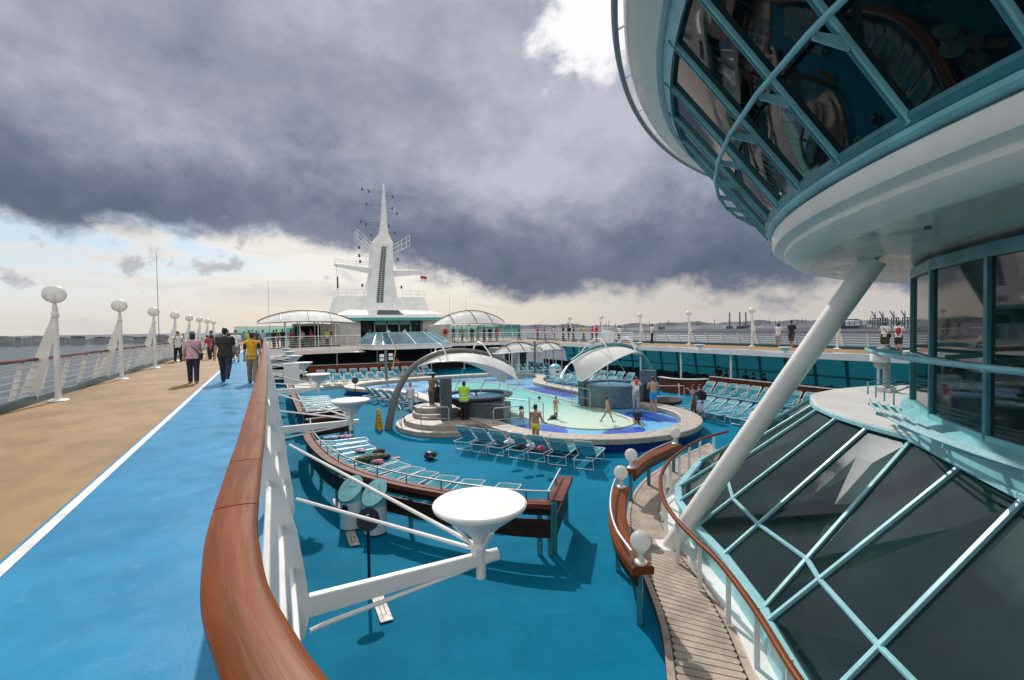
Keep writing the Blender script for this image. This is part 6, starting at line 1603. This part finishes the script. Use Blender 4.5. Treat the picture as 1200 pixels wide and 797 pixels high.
# shaded guests under the starboard deck
for i, (px, x, l, sitp) in enumerate(((842, 28.2, 'standing guest in black under the starboard deck left of the windows', 0), (851, 29.0, 'guest in black sitting left in the shade under the starboard deck', 1), (874, 29.2, 'guest sitting at the second dark table by the teal windows', 1), (883, 28.6, 'guest in black beside the planter under the starboard deck', 1), (895, 28.8, 'guest sitting just left of the slanting strut by the windows', 1), (914, 28.4, 'tall dark guest right behind the slanting strut', 1))):
    d = ray(px, 430); p = CAMP+d*(x/d.x)
    if sitp: figure(l, (p.x, p.y, -2.53), R(random.uniform(-180, 180)), 1.7, ((82, 85), (80, 80)), ((35, 10, 60), (30, 10, 50)), 0, shirt=BK, pants=BK, base='hip')
    else: figure(l, (p.x, p.y, -3), R(-30), 1.72, shirt=BK, pants=BK)
figure('person in bright pink at the bar behind the forward loungers', (11.6, 47.2, -2.78), R(170), 1.6, shirt=(0.65, 0.05, 0.15), pants=BK, female=True)
COL.children.unlink(TMP); bpy.data.collections.remove(TMP)

# ------------------------------------------------------------------ far shores
def shore(name, px0, px1, dist, hmin, hmax, m, seed, kind='structure', depth=260):
    rnd = random.Random(seed); n = 700; A, B, C_ = [], [], []
    ph = [(rnd.uniform(0, 6.3), f) for f in (0.02, 0.045, 0.09, 0.17)]
    for i in range(n+1):
        px = lerp(px0, px1, i/n); p = FAR(px, dist, 0); d = V(p.x, p.y, 0).normalized()
        w = sum(sin(px*f+q) for q, f in ph)/4; h = lerp(hmin, hmax, 0.5+0.5*max(-1, min(1, w*1.5)))+rnd.uniform(-1, 1)*(hmax-hmin)*0.07
        A.append(V(p.x, p.y, SEA-0.5)); B.append(V(p.x, p.y, SEA+h)+d*depth*0.25); C_.append(V(p.x, p.y, SEA-0.5)+d*depth)
    mb = MB(); mb.strip(A, B); mb.strip(B, C_); o = mb.build(name, m, None, None, smooth=True); o['kind'] = kind; return o
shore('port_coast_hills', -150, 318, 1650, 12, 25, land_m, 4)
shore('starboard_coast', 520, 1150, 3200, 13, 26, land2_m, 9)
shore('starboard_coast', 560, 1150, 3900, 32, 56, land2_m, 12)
rnd = random.Random(11)
bsrc = None
for i in range(26):
    px = rnd.uniform(-100, 316); p = FAR(px, 1610, SEA+8); w = rnd.uniform(8, 26); hh = rnd.uniform(5, 13)
    g = thing('far_block', 'tiny pale building on the hilly shore across the water at left', 'building', tuple(p), -R(90)+math.atan2(p.y, p.x), 'buildings on the distant port shore')
    MB().box((0, 0, hh/2-4), (w, 14, hh+8)).build('wall', far_white, g, smooth=False); MB().prism([(-w/2-1, -8), (w/2+1, -8), (w/2+1, 8), (-w/2-1, 8)], hh, hh+1.5).build('roof', far_grey, g, smooth=False)
DS = 3150
for i, px in enumerate((855, 867, 874)):
    p = FAR(px, DS, SEA); g = thing('chimney', 'tall striped power station chimney, %s of three on the far shore' % ('leftmost', 'middle', 'rightmost')[i], 'chimney', tuple(p))
    for k in range(6):
        z0, z1 = 14+k*14, 14+(k+1)*14
        MB().lathe([(lerp(4.6, 3.4, k/6), z0), (lerp(4.6, 3.4, (k+1)/6), z1)], n=12).build('band', far_grey if k % 2 else mat('dull_red_%d%d' % (i, k), (0.16, 0.10, 0.12), 0.8), g)
    MB().box((0, 0, 8), (40, 16, 16)).build('plant', far_grey, g, smooth=False)
for i in range(64):
    px = rnd.uniform(620, 1060); p = FAR(px, DS+rnd.uniform(0, 500), SEA); hh = rnd.uniform(30, 74)
    g = thing('refinery_tower', 'thin grey refinery tower on the hazy starboard shore', 'tower', tuple(p), 0, 'refinery towers on the far starboard shore')
    MB().lathe([(2.4, 0), (2.0, hh*0.8), (0.8, hh*0.82), (0.5, hh)], n=6).build('column', far_grey, g)
    if i % 3 == 0: MB().box((rnd.uniform(8, 20), 0, 9), (rnd.uniform(20, 50), 16, 18)).build('tank', land2_m, g, smooth=False)
for i, px in enumerate((1027, 1036, 1049, 1062)):
    p = FAR(px, 2900, SEA); g = thing('port_crane', '%s tall container crane from the left on the far quay' % ORD[i], 'crane', tuple(p), -R(90)+math.atan2(p.y, p.x)+0.5)
    mb = MB()
    for sx in (-1, 1):
        for sy in (-1, 1): mb.beam((sx*13, sy*10, 0), (sx*10, sy*8, 48), 4, 4)
        mb.beam((sx*13, -10, 18), (sx*13, 10, 18), 2.2, 2.2); mb.beam((sx*10, -9, 46), (sx*10, 9, 46), 2.2, 2.2)
    mb.beam((-13, 10, 20), (13, 10, 20), 2.2, 2.2); mb.beam((-13, -10, 20), (13, -10, 20), 2.2, 2.2); mb.build('legs', far_grey, g, smooth=False)
    MB().beam((0, -30, 46), (0, 22, 46), 4, 4).build('beam', far_grey, g, smooth=False)
    MB().beam((0, 10, 46), (0, 10, 78), 6, 4, w1=2, h1=2).build('apex', far_grey, g, smooth=False); MB().beam((0, 12, 50), (0, 40, 80), 4, 3.4).build('boom', far_grey, g, smooth=False)
p = FAR(992, 2600, SEA); sp_ = thing('cargo_ship', 'dark blue cargo ship lying off the far starboard shore', 'ship', tuple(p), -R(90)+math.atan2(p.y, p.x))
MB().slab([V(-60, 0, 0), V(55, 0, 0), V(68, 0, 14), V(-62, 0, 12)], (0, 18, 0)).build('hull', hull_blue, sp_, smooth=False)
MB().box((-25, 9, 24), (40, 16, 26)).build('superstructure', hull_blue, sp_, smooth=False); MB().box((15, 9, 40), (60, 6, 5)).build('crane_jib', hull_blue, sp_, smooth=False)
p = FAR(1016, 2500, SEA); sp_ = thing('cargo_ship', 'small white ship right of the dark blue one', 'ship', tuple(p), -R(90)+math.atan2(p.y, p.x))
MB().slab([V(-25, 0, 0), V(25, 0, 0), V(30, 0, 8), V(-26, 0, 7)], (0, 10, 0)).build('hull', far_white, sp_, smooth=False); MB().box((-10, 5, 12), (20, 8, 10)).build('superstructure', far_white, sp_, smooth=False)
